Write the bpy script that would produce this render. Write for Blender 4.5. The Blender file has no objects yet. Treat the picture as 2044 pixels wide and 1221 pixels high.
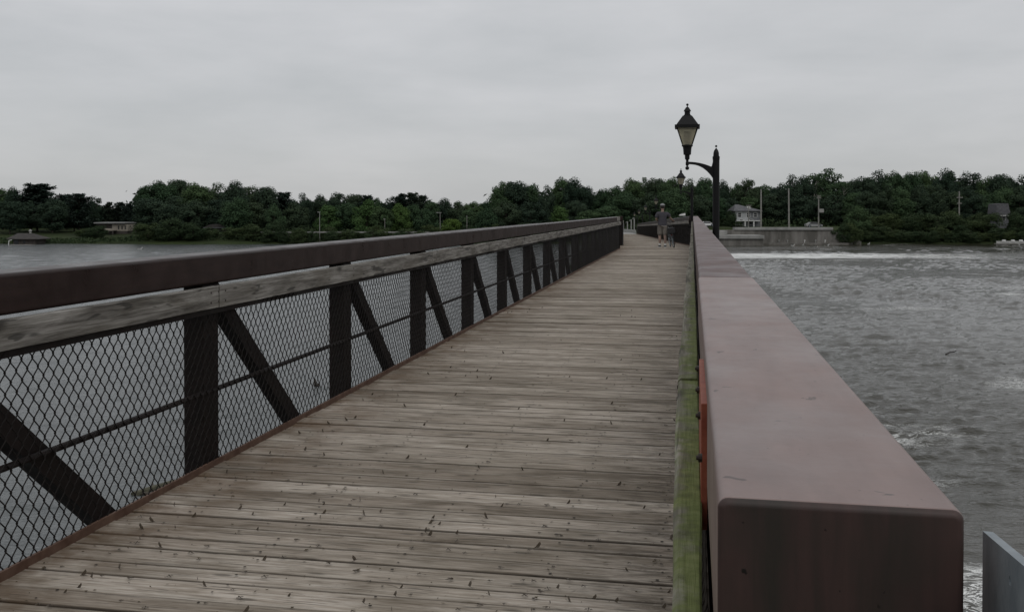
import bpy, math, random
import numpy as np
from mathutils import Vector, Matrix

random.seed(7)
RNG = np.random.RandomState(11)
R = math.radians
sc = bpy.context.scene

# ------------------------------------------------------------------ camera
EYE = 1.55                    # metres above the deck (deck top is z = 0)
F = 1900.0                    # focal length in photo pixels
TH = math.atan(360.0 / F)     # camera looks this far left of the bridge axis (+Y)
CT, ST = math.cos(TH), math.sin(TH)
PITCH = R(0.8)
cd = bpy.data.cameras.new('camera')
cam = bpy.data.objects.new('camera', cd)
sc.collection.objects.link(cam)
cam.location = (0, 0, EYE)
cam.rotation_euler = (R(90) - PITCH, 0, TH)
cd.sensor_width = 36.0
cd.lens = F / 2044.0 * 36.0
cd.shift_y = -(610.5 - 419 - F * math.tan(PITCH)) / 2044.0
cd.clip_start = 0.02
cd.clip_end = 5000
sc.camera = cam

# ------------------------------------------------------------------ overcast sky
SUN_EL, SUN_ROT = R(48), R(150)
w = bpy.data.worlds.new("World")
sc.world = w
w.use_nodes = True
nt = w.node_tree
for n in list(nt.nodes):
    nt.nodes.remove(n)
def N(t, typ, **kw):
    n = t.nodes.new(typ)
    for k, v in kw.items():
        setattr(n, k, v)
    return n
out = N(nt, 'ShaderNodeOutputWorld')
bg = N(nt, 'ShaderNodeBackground')
bg.inputs[1].default_value = 0.10
sky = N(nt, 'ShaderNodeTexSky')
sky.sky_type = 'NISHITA'
sky.sun_disc = False
sky.sun_elevation = SUN_EL
sky.sun_rotation = SUN_ROT
tc = N(nt, 'ShaderNodeTexCoord')
mp = N(nt, 'ShaderNodeMapping')
mp.inputs['Scale'].default_value = (1.0, 1.0, 5.5)
mp.inputs['Rotation'].default_value = (0.06, -0.05, 0)
no = N(nt, 'ShaderNodeTexNoise')
no.inputs['Scale'].default_value = 2.3
no.inputs['Detail'].default_value = 5
no.inputs['Roughness'].default_value = 0.5
no.inputs['Distortion'].default_value = 0.5
rp = N(nt, 'ShaderNodeValToRGB')
rp.color_ramp.elements[0].position = 0.34
rp.color_ramp.elements[0].color = (4.85, 4.96, 5.06, 1)
rp.color_ramp.elements[1].position = 0.66
rp.color_ramp.elements[1].color = (6.02, 6.02, 6.14, 1)
sep = N(nt, 'ShaderNodeSeparateXYZ')
el = N(nt, 'ShaderNodeMapRange')
el.inputs['From Min'].default_value = 0.0
el.inputs['From Max'].default_value = 1.0
el.inputs['To Min'].default_value = 0.91
el.inputs['To Max'].default_value = 1.65
mul = N(nt, 'ShaderNodeVectorMath', operation='SCALE')
mix = N(nt, 'ShaderNodeMixRGB')
mix.inputs[0].default_value = 0.93
L = nt.links.new
mpb = N(nt, 'ShaderNodeMapping')
mpb.inputs['Scale'].default_value = (1.0, 1.0, 3.2)
mpb.inputs['Rotation'].default_value = (-0.10, 0.08, 0.4)
nob = N(nt, 'ShaderNodeTexNoise')
nob.inputs['Scale'].default_value = 8.5
nob.inputs['Detail'].default_value = 6
nob.inputs['Roughness'].default_value = 0.55
nmx = N(nt, 'ShaderNodeMixRGB'); nmx.inputs[0].default_value = 0.30
L(tc.outputs['Generated'], mp.inputs[0]); L(mp.outputs[0], no.inputs[0])
L(tc.outputs['Generated'], mpb.inputs[0]); L(mpb.outputs[0], nob.inputs[0])
L(no.outputs[0], nmx.inputs[1]); L(nob.outputs[0], nmx.inputs[2]); L(nmx.outputs[0], rp.inputs[0])
L(tc.outputs['Generated'], sep.inputs[0]); L(sep.outputs['Z'], el.inputs[0])
L(rp.outputs[0], mul.inputs[0]); L(el.outputs[0], mul.inputs['Scale'])
L(sky.outputs[0], mix.inputs[1]); L(mul.outputs[0], mix.inputs[2])
L(mix.outputs[0], bg.inputs[0]); L(bg.outputs[0], out.inputs[0])

sd = bpy.data.lights.new('sun', 'SUN')
sun = bpy.data.objects.new('sun', sd)
sc.collection.objects.link(sun)
sd.energy = 0.5
sd.angle = R(25)
sd.color = (1.0, 0.97, 0.93)
sun.rotation_euler = (R(90) - SUN_EL, 0, -SUN_ROT + math.pi)
sun.location = (0, 0, 60)

vs = sc.view_settings
vs.view_transform = 'Standard'
vs.look = 'None'
vs.exposure = 0.0
vs.gamma = 1.0
sc.cycles.max_bounces = 5
sc.cycles.diffuse_bounces = 2
sc.cycles.glossy_bounces = 3
sc.cycles.transmission_bounces = 3
sc.cycles.transparent_max_bounces = 8

# ------------------------------------------------------------------ placing helpers
COL = sc.collection
def cw(xc, D, z=0.0):
    """metres right of / in front of the camera -> world"""
    return Vector((-ST * D + CT * xc, CT * D + ST * xc, z))
def at(px, D, py=None, z=0.0):
    """photo column px at distance D; z from photo row py if given"""
    if py is not None:
        z = EYE + (419 - py) * D / F
    return cw((px - 1022) * D / F, D, z)
WATER = EYE - 7.5

# ------------------------------------------------------------------ mesh helpers
class MB:
    def __init__(self):
        self.v, self.f, self.n = [], [], 0
    def add(self, vs_, fs):
        vs_ = [tuple(p) for p in vs_]
        self.v += vs_
        self.f += [tuple(i + self.n for i in q) for q in fs]
        self.n += len(vs_)
    def box(self, lo, hi, bev=0.0, M=None):
        x0, y0, z0 = lo; x1, y1, z1 = hi
        if bev <= 0:
            p = [(x, y, z) for z in (z0, z1) for y in (y0, y1) for x in (x0, x1)]
            f = [(0, 2, 3, 1), (4, 5, 7, 6), (0, 1, 5, 4), (2, 6, 7, 3), (0, 4, 6, 2), (1, 3, 7, 5)]
        else:
            b = bev
            p, f, idx = [], [], {}
            for sx in (0, 1):
                for sy in (0, 1):
                    for sz in (0, 1):
                        X, Y, Z = (x0, x1)[sx], (y0, y1)[sy], (z0, z1)[sz]
                        ix, iy, iz = (b, -b)[sx], (b, -b)[sy], (b, -b)[sz]
                        idx[sx, sy, sz] = len(p)
                        p += [(X, Y + iy, Z + iz), (X + ix, Y, Z + iz), (X + ix, Y + iy, Z)]
            I = idx
            def q(a, k): return I[a] + k
            for s in (0, 1):
                a = [q((s, 0, 0), 0), q((s, 1, 0), 0), q((s, 1, 1), 0), q((s, 0, 1), 0)]
                f.append(tuple(a if s else a[::-1]))
                a = [q((0, s, 0), 1), q((1, s, 0), 1), q((1, s, 1), 1), q((0, s, 1), 1)]
                f.append(tuple(a[::-1] if s else a))
                a = [q((0, 0, s), 2), q((1, 0, s), 2), q((1, 1, s), 2), q((0, 1, s), 2)]
                f.append(tuple(a if s else a[::-1]))
            for s in (0, 1):
                for t in (0, 1):
                    f.append((q((s, t, 0), 0), q((s, t, 0), 1), q((s, t, 1), 1), q((s, t, 1), 0)))
                    f.append((q((s, 0, t), 0), q((s, 0, t), 2), q((s, 1, t), 2), q((s, 1, t), 0)))
                    f.append((q((0, s, t), 1), q((0, s, t), 2), q((1, s, t), 2), q((1, s, t), 1)))
            for k, i in I.items():
                f.append((i, i + 1, i + 2))
        if M is not None:
            p = [M @ Vector(a) for a in p]
        self.add(p, f)
    def tube(self, pts, r, seg=8, caps=True):
        """swept circle through pts; r a number or a list"""
        pts = [Vector(p) for p in pts]
        n = len(pts)
        rs = r if isinstance(r, (list, tuple)) else [r] * n
        vs_, fs = [], []
        prev = None
        for i, p in enumerate(pts):
            d = (pts[min(i + 1, n - 1)] - pts[max(i - 1, 0)]).normalized()
            if prev is None:
                a = Vector((0, 0, 1)) if abs(d.z) < 0.9 else Vector((1, 0, 0))
                u = d.cross(a).normalized()
            else:
                u = (prev - d * prev.dot(d)).normalized()
            prev = u
            v = d.cross(u)
            for k in range(seg):
                t = 2 * math.pi * k / seg
                vs_.append(p + (u * math.cos(t) + v * math.sin(t)) * rs[i])
        for i in range(n - 1):
            for k in range(seg):
                a, b = i * seg + k, i * seg + (k + 1) % seg
                fs.append((a, b, b + seg, a + seg))
        if caps:
            fs.append(tuple(range(seg))[::-1])
            fs.append(tuple(range((n - 1) * seg, n * seg)))
        self.add(vs_, fs)
    def lathe(self, prof, seg=16, c=(0, 0, 0), rot0=0.0):
        """prof: list of (radius, z)"""
        vs_, fs = [], []
        for (r, z) in prof:
            for k in range(seg):
                t = rot0 + 2 * math.pi * k / seg
                vs_.append((c[0] + r * math.cos(t), c[1] + r * math.sin(t), c[2] + z))
        m = len(prof)
        for i in range(m - 1):
            for k in range(seg):
                a, b = i * seg + k, i * seg + (k + 1) % seg
                fs.append((a, b, b + seg, a + seg))
        fs.append(tuple(range(seg))[::-1])
        fs.append(tuple(range((m - 1) * seg, m * seg)))
        self.add(vs_, fs)
    def torus(self, c, Rr, r, axis='x', seg=32, s2=6, sx=1.0):
        vs_, fs = [], []
        for i in range(seg):
            a = 2 * math.pi * i / seg
            for j in range(s2):
                b = 2 * math.pi * j / s2
                rr = Rr + r * math.cos(b)
                h = r * sx * math.sin(b)
                if axis == 'x':
                    vs_.append((c[0] + h, c[1] + rr * math.cos(a), c[2] + rr * math.sin(a)))
                else:
                    vs_.append((c[0] + rr * math.cos(a), c[1] + rr * math.sin(a), c[2] + h))
        for i in range(seg):
            for j in range(s2):
                a, b = i * s2 + j, i * s2 + (j + 1) % s2
                c2, d = ((i + 1) % seg) * s2 + (j + 1) % s2, ((i + 1) % seg) * s2 + j
                fs.append((a, b, c2, d))
        self.add(vs_, fs)
    def ball(self, c, r, seg=12, rings=8, sc_=(1, 1, 1)):
        prof = []
        vs_, fs = [], []
        for i in range(rings + 1):
            t = math.pi * i / rings
            for k in range(seg):
                a = 2 * math.pi * k / seg
                vs_.append((c[0] + sc_[0] * r * math.sin(t) * math.cos(a), c[1] + sc_[1] * r * math.sin(t) * math.sin(a), c[2] + sc_[2] * r * math.cos(t)))
        for i in range(rings):
            for k in range(seg):
                a, b = i * seg + k, i * seg + (k + 1) % seg
                fs.append((a, a + seg, b + seg, b))
        self.add(vs_, fs)
    def prism(self, poly, y0, y1, plane='xz'):
        """extrude a polygon given in the xz (or yz / xy) plane"""
        n = len(poly)
        if plane == 'xz':
            vs_ = [(a, y0, b) for a, b in poly] + [(a, y1, b) for a, b in poly]
        elif plane == 'yz':
            vs_ = [(y0, a, b) for a, b in poly] + [(y1, a, b) for a, b in poly]
        else:
            vs_ = [(a, b, y0) for a, b in poly] + [(a, b, y1) for a, b in poly]
        fs = [tuple(range(n)), tuple(range(n, 2 * n))[::-1]]
        for i in range(n):
            j = (i + 1) % n
            fs.append((i, i + n, j + n, j))
        self.add(vs_, fs)
    def mesh(self, name, mat, smooth=False):
        me = bpy.data.meshes.new(name)
        me.from_pydata(self.v, [], self.f)
        me.validate()
        if smooth:
            me.polygons.foreach_set('use_smooth', [True] * len(me.polygons))
        if mat:
            me.materials.append(mat)
        return me
    def build(self, name, mat, parent=None, smooth=False, fix=True):
        me = self.mesh(name, mat, smooth)
        if fix:
            import bmesh
            bm = bmesh.new(); bm.from_mesh(me)
            bmesh.ops.recalc_face_normals(bm, faces=bm.faces[:])
            bm.to_mesh(me); bm.free()
        return link(name, me, parent)

def link(name, me, parent=None):
    o = bpy.data.objects.new(name, me)
    COL.objects.link(o)
    if parent:
        o.parent = parent
    return o
def tag(o, label=None, cat=None, group=None, kind=None):
    if label: o['label'] = label
    if cat: o['category'] = cat
    if group: o['group'] = group
    if kind: o['kind'] = kind
    return o
def thing(name, label, cat, loc=(0, 0, 0), rz=0.0, group=None):
    o = bpy.data.objects.new(name, None)
    COL.objects.link(o)
    o.empty_display_size = 0.2
    o.location = loc
    o.rotation_euler = (0, 0, rz)
    return tag(o, label, cat, group)
def copy_tree(o, parent=None, kids=None):
    c = o.copy()
    COL.objects.link(c)
    if parent: c.parent = parent
    for ch in o.children:
        copy_tree(ch, c)
    return c

# ------------------------------------------------------------------ materials
def mat(name, base=(.5, .5, .5), rough=.6, spec=.5, metal=0.0):
    m = bpy.data.materials.new(name)
    m.use_nodes = True
    b = m.node_tree.nodes['Principled BSDF']
    b.inputs['Base Color'].default_value = (*base, 1)
    b.inputs['Roughness'].default_value = rough
    b.inputs['Specular IOR Level'].default_value = spec
    b.inputs['Metallic'].default_value = metal
    return m, m.node_tree, b
def ramp(t, stops, fac=None, interp='LINEAR'):
    r = t.nodes.new('ShaderNodeValToRGB')
    cr = r.color_ramp
    cr.interpolation = interp
    while len(cr.elements) > 1:
        cr.elements.remove(cr.elements[0])
    for i, (p, c) in enumerate(stops):
        e = cr.elements[0] if i == 0 else cr.elements.new(p)
        e.position = p
        e.color = (*c, 1) if len(c) == 3 else c
    if fac is not None:
        t.links.new(fac, r.inputs[0])
    return r
def noise(t, scale, detail=4, rough=.55, vec=None, dist=0.0):
    n = t.nodes.new('ShaderNodeTexNoise')
    n.inputs['Scale'].default_value = scale
    n.inputs['Detail'].default_value = detail
    n.inputs['Roughness'].default_value = rough
    n.inputs['Distortion'].default_value = dist
    if vec is not None:
        t.links.new(vec, n.inputs['Vector'])
    return n
def mapping(t, scale=(1, 1, 1), rot=(0, 0, 0), loc=(0, 0, 0), src='Object'):
    c = t.nodes.new('ShaderNodeTexCoord')
    m = t.nodes.new('ShaderNodeMapping')
    m.inputs['Scale'].default_value = scale
    m.inputs['Rotation'].default_value = rot
    m.inputs['Location'].default_value = loc
    t.links.new(c.outputs[src], m.inputs[0])
    return m
def mixc(t, fac, a, b, mode='MIX'):
    m = t.nodes.new('ShaderNodeMixRGB')
    m.blend_type = mode
    for i, v in enumerate((fac, a, b)):
        if hasattr(v, 'links') or hasattr(v, 'is_output'):
            t.links.new(v, m.inputs[i])
        elif isinstance(v, tuple):
            m.inputs[i].default_value = (*v, 1)
        else:
            m.inputs[i].default_value = v
    return m.outputs[0]
def math_(t, op, a, b=None, c=None, clamp=False):
    m = t.nodes.new('ShaderNodeMath')
    m.operation = op
    m.use_clamp = clamp
    for i, v in enumerate((a, b, c)):
        if v is None: continue
        if hasattr(v, 'is_output'): t.links.new(v, m.inputs[i])
        else: m.inputs[i].default_value = v
    return m.outputs[0]
def bump(t, b, h, strength=.3, dist=.01):
    n = t.nodes.new('ShaderNodeBump')
    n.inputs['Strength'].default_value = strength
    n.inputs['Distance'].default_value = dist
    t.links.new(h, n.inputs['Height'])
    t.links.new(n.outputs[0], b.inputs['Normal'])
    return n
def noisy(name, c1, c2, scale=3, rough=.7, spec=.4, bs=.2, bd=.01, stretch=(1, 1, 1), detail=5, lo=.35, hi=.65, metal=0.0):
    m, t, b = mat(name, c1, rough, spec, metal)
    mp_ = mapping(t, stretch)
    n = noise(t, scale, detail, .6, mp_.outputs[0])
    r = ramp(t, [(lo, c1), (hi, c2)], n.outputs[0])
    t.links.new(r.outputs[0], b.inputs['Base Color'])
    if bs:
        bump(t, b, n.outputs[0], bs, bd)
    return m

# painted steel, dark brown, weathered, with scratches and chips
def steel_paint(name, c1, c2, rough=.42, spots=True, spec=.5, chipc=(.02, .012, .01)):
    m, t, b = mat(name, c1, rough, spec)
    mp_ = mapping(t, (1, 1, 1))
    n = noise(t, 4.5, 6, .6, mp_.outputs[0])
    mp2 = mapping(t, (9, 1.6, 9))
    n2 = noise(t, 3, 4, .6, mp2.outputs[0])
    fac = math_(t, 'MULTIPLY', n.outputs[0], n2.outputs[0])
    r = ramp(t, [(.16, c1), (.36, c2)], fac)
    col = r.outputs[0]
    if spots:
        n3 = noise(t, 26, 3, .55, mp_.outputs[0], .6)
        r3 = ramp(t, [(.69, (0, 0, 0)), (.71, (1, 1, 1))], n3.outputs[0])
        col = mixc(t, math_(t, 'MULTIPLY', r3.outputs[0], .8), col, chipc)
        n5 = noise(t, 95, 2, .5, mp_.outputs[0])
        r5 = ramp(t, [(.735, (0, 0, 0)), (.75, (1, 1, 1))], n5.outputs[0])
        col = mixc(t, math_(t, 'MULTIPLY', r5.outputs[0], .6), col, chipc)
        n6 = noise(t, 7, 6, .7, mapping(t, (1, .45, 1)).outputs[0], 1.0)
        r6 = ramp(t, [(.52, (0, 0, 0)), (.68, (1, 1, 1))], n6.outputs[0])
        col = mixc(t, math_(t, 'MULTIPLY', r6.outputs[0], .30), col, tuple(c * .62 for c in c1))
    t.links.new(col, b.inputs['Base Color'])
    rr = ramp(t, [(.3, (rough * .72,) * 3), (.7, (min(1, rough * 1.3),) * 3)], n.outputs[0])
    t.links.new(rr.outputs[0], b.inputs['Roughness'])
    bump(t, b, noise(t, 60, 3, .6, mp_.outputs[0]).outputs[0], .06, .004)
    return m
M_steel = steel_paint('brown_steel_paint', (.019, .0105, .0088), (.029, .0165, .0140), .36, spec=.18)
M_red = steel_paint('reddish_brown_rail_paint', (.062, .030, .026), (.084, .044, .038), .42, spec=.26)
M_cap = steel_paint('pinkish_brown_steel_paint', (.152, .104, .093), (.190, .130, .116), .40, chipc=(.035, .022, .018))
M_dark = steel_paint('dark_brown_steel', (.009, .0065, .006), (.017, .0115, .010), .6, False, .2)
M_endshade, t_, b_ = mat('streaked_end_shade_paint', (.03, .02, .018), .5, .3)  # dark base carries the rail end's shade; streaks and specks are stains
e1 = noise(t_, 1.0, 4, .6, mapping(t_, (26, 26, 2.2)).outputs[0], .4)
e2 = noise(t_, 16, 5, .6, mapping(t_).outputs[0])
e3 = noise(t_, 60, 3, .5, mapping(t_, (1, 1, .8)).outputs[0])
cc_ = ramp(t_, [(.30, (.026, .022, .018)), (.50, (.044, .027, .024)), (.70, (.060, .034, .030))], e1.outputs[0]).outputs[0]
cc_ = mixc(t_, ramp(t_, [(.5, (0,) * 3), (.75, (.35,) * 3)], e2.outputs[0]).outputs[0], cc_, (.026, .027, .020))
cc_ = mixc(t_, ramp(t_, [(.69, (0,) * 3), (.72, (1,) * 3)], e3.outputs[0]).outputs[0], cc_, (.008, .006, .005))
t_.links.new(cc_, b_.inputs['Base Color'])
M_rust = noisy('rusty_brown_steel', (.065, .032, .020), (.11, .065, .045), 9, .7, .3)
M_orange = noisy('orange_primer_steel', (.30, .085, .045), (.20, .045, .022), 30, .6, .4, lo=.3, hi=.7)
M_galv = noisy('galvanised_steel', (.17, .20, .22), (.25, .28, .30), 22, .5, .5, metal=.35)
M_wire = mat('dark_coated_wire', (.014, .012, .011), .6, .12)[0]
M_black = mat('black_cast_iron', (.006, .006, .0065), .5, .18)[0]
M_boltm = mat('dark_bolt_steel', (.035, .025, .02), .5, .5, .4)[0]

# weathered boards
def wood(name, dark, mid, light, along='x', brown=None, moss=False, knots=True):
    m, t, b = mat(name, mid, .82, .25)
    geo = t.nodes.new('ShaderNodeNewGeometry')
    tco = t.nodes.new('ShaderNodeTexCoord')
    off = t.nodes.new('ShaderNodeVectorMath'); off.operation = 'SCALE'
    off.inputs[0].default_value = (37.0, 19.0, 11.0)
    t.links.new(geo.outputs['Random Per Island'], off.inputs['Scale'])
    addv = t.nodes.new('ShaderNodeVectorMath'); addv.operation = 'ADD'
    t.links.new(tco.outputs['Object'], addv.inputs[0]); t.links.new(off.outputs[0], addv.inputs[1])
    def mpp(s):
        q = t.nodes.new('ShaderNodeMapping')
        q.inputs['Scale'].default_value = s
        t.links.new(addv.outputs[0], q.inputs[0])
        return q.outputs[0]
    sl = (3.0, 44, 26) if along == 'x' else (26, 1.6, 26)
    sm = (2.2, 7, 7) if along == 'x' else (7, 1.8, 7)
    sf = (5, 160, 160) if along == 'x' else (160, 5, 160)
    g = noise(t, 1.0, 6, .65, mpp(sl), .7)          # broad grain
    g2 = noise(t, 1.0, 4, .6, mpp(sm), .4)          # staining along the board
    g3 = noise(t, 1.0, 3, .6, mpp(sf))              # fine fibres
    r = ramp(t, [(.35, dark), (.49, mid), (.63, light)], g.outputs[0])
    col = r.outputs[0]
    r2 = ramp(t, [(.36, (.68, .66, .63)), (.5, (1, 1, 1)), (.64, (1.2, 1.2, 1.22))], g2.outputs[0])
    col = mixc(t, 1.0, col, r2.outputs[0], 'MULTIPLY')
    rb = ramp(t, [(0, (.66, .63, .59)), (.3, (.90, .88, .85)), (.7, (1.06, 1.06, 1.05)), (1, (1.34, 1.35, 1.36))], geo.outputs['Random Per Island'])
    col = mixc(t, 1.0, col, rb.outputs[0], 'MULTIPLY')
    r3 = ramp(t, [(.40, (.70, .68, .66)), (.54, (1.06, 1.06, 1.06))], g3.outputs[0])
    col = mixc(t, .8, col, r3.outputs[0], 'MULTIPLY')
    if knots:
        v = t.nodes.new('ShaderNodeTexVoronoi')
        v.inputs['Scale'].default_value = 1.0
        v.inputs['Randomness'].default_value = 1.0
        t.links.new(mpp((3.2, 11, 3) if along == 'x' else (8, 2.4, 3)), v.inputs['Vector'])
        kr = ramp(t, [(.10, (1, 1, 1)), (.19, (0, 0, 0))], v.outputs['Distance'])
        col = mixc(t, math_(t, 'MULTIPLY', kr.outputs[0], .75), col, tuple(c * .4 for c in dark))
        # long drying cracks
        cr_ = noise(t, 1.0, 2, .5, mpp((3.2, 75, 20) if along == 'x' else (75, 3.2, 20)), .3)
        kr2 = ramp(t, [(.63, (0, 0, 0)), (.66, (1, 1, 1))], cr_.outputs[0])
        col = mixc(t, math_(t, 'MULTIPLY', kr2.outputs[0], .7), col, tuple(c * .35 for c in dark))
    if brown:
        atn = t.nodes.new('ShaderNodeAttribute'); atn.attribute_name = 'across'
        ed = math_(t, 'MULTIPLY', math_(t, 'ABSOLUTE', math_(t, 'SUBTRACT', atn.outputs['Fac'], .5)), 2.0)
        en = noise(t, 1.0, 4, .65, mpp((3.5, 22, 22)), .5)
        worn = math_(t, 'MULTIPLY', ramp(t, [(.60, (0,) * 3), (.84, (1,) * 3)], ed).outputs[0], ramp(t, [(.40, (0,) * 3), (.60, (1,) * 3)], en.outputs[0]).outputs[0])
        col = mixc(t, math_(t, 'MULTIPLY', worn, .55), col, (.335, .30, .255))
        col = mixc(t, math_(t, 'MULTIPLY', ramp(t, [(.905, (0,) * 3), (.96, (1,) * 3)], ed).outputs[0], .75), col, (.030, .022, .016))
        # tannin stained ends next to the left kerb
        s = t.nodes.new('ShaderNodeSeparateXYZ')
        t.links.new(tco.outputs['Object'], s.inputs[0])
        mr = t.nodes.new('ShaderNodeMapRange')
        mr.inputs['From Min'].default_value = -2.15
        mr.inputs['From Max'].default_value = -2.85
        t.links.new(s.outputs['X'], mr.inputs[0])
        nn = noise(t, 3.5, 5, .6, tco.outputs['Object'])
        f = math_(t, 'MULTIPLY', mr.outputs[0], ramp(t, [(.38, (0, 0, 0)), (.62, (1, 1, 1))], nn.outputs[0]).outputs[0])
        mr2 = t.nodes.new('ShaderNodeMapRange')
        mr2.inputs['From Min'].default_value = -.62
        mr2.inputs['From Max'].default_value = -.04
        t.links.new(s.outputs['X'], mr2.inputs[0])
        n4 = noise(t, 1.0, 5, .7, mpp((7, 24, 8)), .8)
        f2 = math_(t, 'MULTIPLY', mr2.outputs[0], ramp(t, [(.46, (0,) * 3), (.60, (1,) * 3)], n4.outputs[0]).outputs[0])
        col = mixc(t, math_(t, 'MULTIPLY', f2, .75), col, (.060, .046, .034))
        n5 = noise(t, 1.0, 5, .75, mpp((4.5, 12, 6)), 1.2)
        f3 = ramp(t, [(.63, (0,) * 3), (.68, (1,) * 3)], n5.outputs[0])
        col = mixc(t, math_(t, 'MULTIPLY', f3.outputs[0], .6), col, (.075, .058, .042))
        col = mixc(t, math_(t, 'MULTIPLY', f, .8), col, brown)
        big = noise(t, .55, 4, .6, tco.outputs['Object'])
        rbig = ramp(t, [(.35, (.84, .83, .80)), (.6, (1.08, 1.08, 1.08))], big.outputs[0])
        col = mixc(t, 1.0, col, rbig.outputs[0], 'MULTIPLY')
    if moss:
        s = t.nodes.new('ShaderNodeSeparateXYZ')
        t.links.new(tco.outputs['Object'], s.inputs[0])
        mr = t.nodes.new('ShaderNodeMapRange')
        mr.inputs['From Min'].default_value = 9.0
        mr.inputs['From Max'].default_value = 1.6
        t.links.new(s.outputs['Y'], mr.inputs[0])
        nn = noise(t, 11, 6, .7, tco.outputs['Object'])
        th = math_(t, 'ADD', nn.outputs[0], math_(t, 'MULTIPLY', mr.outputs[0], .24))
        mx = t.nodes.new('ShaderNodeMapRange')
        mx.inputs['From Min'].default_value = -.056
        mx.inputs['From Max'].default_value = -.022
        mx.inputs['To Min'].default_value = -.15
        mx.inputs['To Max'].default_value = .04
        t.links.new(s.outputs['X'], mx.inputs[0])
        th = math_(t, 'ADD', th, mx.outputs[0])
        f = ramp(t, [(.52, (0, 0, 0)), (.72, (1, 1, 1))], th)
        nm = noise(t, 26, 5, .65, tco.outputs['Object'])
        mc = ramp(t, [(.3, (.058, .066, .020)), (.5, (.105, .130, .030)), (.68, (.165, .185, .065))], nm.outputs[0])
        col = mixc(t, math_(t, 'MULTIPLY', f.outputs[0], .92), col, mc.outputs[0])
    t.links.new(col, b.inputs['Base Color'])
    h = math_(t, 'ADD', math_(t, 'MULTIPLY', g.outputs[0], .7), math_(t, 'MULTIPLY', g3.outputs[0], .3))
    bump(t, b, h, .7, .008)
    return m
M_plank = wood('weathered_deck_wood', (.185, .157, .124), (.262, .228, .190), (.325, .292, .252), 'x', brown=(.085, .048, .022))
M_timber = wood('weathered_rail_wood', (.080, .074, .066), (.165, .156, .142), (.250, .240, .222), 'y')
M_moss = wood('mossy_rail_wood', (.075, .068, .052), (.150, .140, .112), (.225, .215, .175), 'y', moss=True)

# leaves
def leafmat(name, a, b_, sc_=.35):
    m, t, b = mat(name, a, .9, .05)
    geo = t.nodes.new('ShaderNodeNewGeometry')
    oi = t.nodes.new('ShaderNodeObjectInfo')
    co = mapping(t, (1, 1, 1))
    n = noise(t, sc_, 3, .6, co.outputs[0])
    s = math_(t, 'ADD', math_(t, 'MULTIPLY', n.outputs[0], .75), math_(t, 'MULTIPLY', geo.outputs['Random Per Island'], .3))
    r = ramp(t, [(.28, a), (.75, b_)], s)
    v = ramp(t, [(0, (.72, .78, .80)), (.5, (1, 1, 1)), (1, (1.25, 1.18, 1.0))], oi.outputs['Random'])
    col = mixc(t, 1.0, r.outputs[0], v.outputs[0], 'MULTIPLY')
    t.links.new(col, b.inputs['Base Color'])
    return m
M_leaf = leafmat('broadleaf_foliage', (.028, .050, .028), (.064, .102, .050))
M_leafd = leafmat('dark_oak_foliage', (.022, .036, .026), (.046, .068, .042))  # slightly bluer, distance haze put into the leaf colour
M_pine = leafmat('pine_needles', (.018, .029, .024), (.038, .054, .042))  # needles tinted bluer too, with the haze in their colour
M_light = leafmat('light_maple_foliage', (.034, .068, .024), (.068, .115, .042))
M_lime = leafmat('lime_green_foliage', (.055, .095, .022), (.10, .15, .036))
M_bush = leafmat('riverside_shrub_foliage', (.022, .036, .018), (.055, .078, .038), .25)
M_bark = noisy('grey_brown_bark', (.05, .042, .034), (.09, .08, .065), 3, .9, .2)
M_palebark = noisy('pale_bark', (.16, .15, .13), (.24, .23, .20), 3, .9, .2)
M_concrete = noisy('stained_concrete', (.10, .095, .085), (.20, .19, .175), .35, .9, .2, stretch=(1.6, 1.6, .35), lo=.4, hi=.62, detail=7)
M_paleconc = noisy('pale_concrete', (.20, .20, .19), (.30, .295, .28), .6, .85, .2)
M_whitep = mat('white_paint', (.55, .55, .53), .5)[0]
M_cream = noisy('cream_siding', (.24, .215, .18), (.31, .28, .235), 1.2, .8, .2)
M_greysid = noisy('grey_siding', (.10, .105, .11), (.15, .155, .16), 1.0, .8, .2)
M_shingle = noisy('grey_shingles', (.075, .075, .08), (.12, .12, .125), 2.0, .9, .2)
M_roofd = noisy('dark_shingles', (.035, .032, .031), (.06, .054, .051), 2.0, .9, .2)
M_boards = noisy('dark_board_siding', (.045, .04, .036), (.08, .07, .062), 1.5, .85, .2)
M_window = mat('dark_window_glass', (.02, .022, .025), .15, .5)[0]
M_pole = noisy('grey_wood_pole', (.19, .185, .17), (.27, .26, .24), 2, .9, .2)
M_tyre = mat('black_rubber', (.012, .012, .012), .8, .3)[0]

# ground
gm, gt, gb = mat('ground_cover', (.05, .06, .03), .95, .1)
gmp = mapping(gt, (1, 1, 1))
gn = noise(gt, .06, 6, .6, gmp.outputs[0])
gr_ = ramp(gt, [(.35, (.016, .022, .010)), (.55, (.030, .042, .015)), (.7, (.048, .058, .024))], gn.outputs[0])
gt.links.new(gr_.outputs[0], gb.inputs['Base Color'])
bump(gt, gb, noise(gt, 1.5, 5, .6, gmp.outputs[0]).outputs[0], .6, .15)

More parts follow.
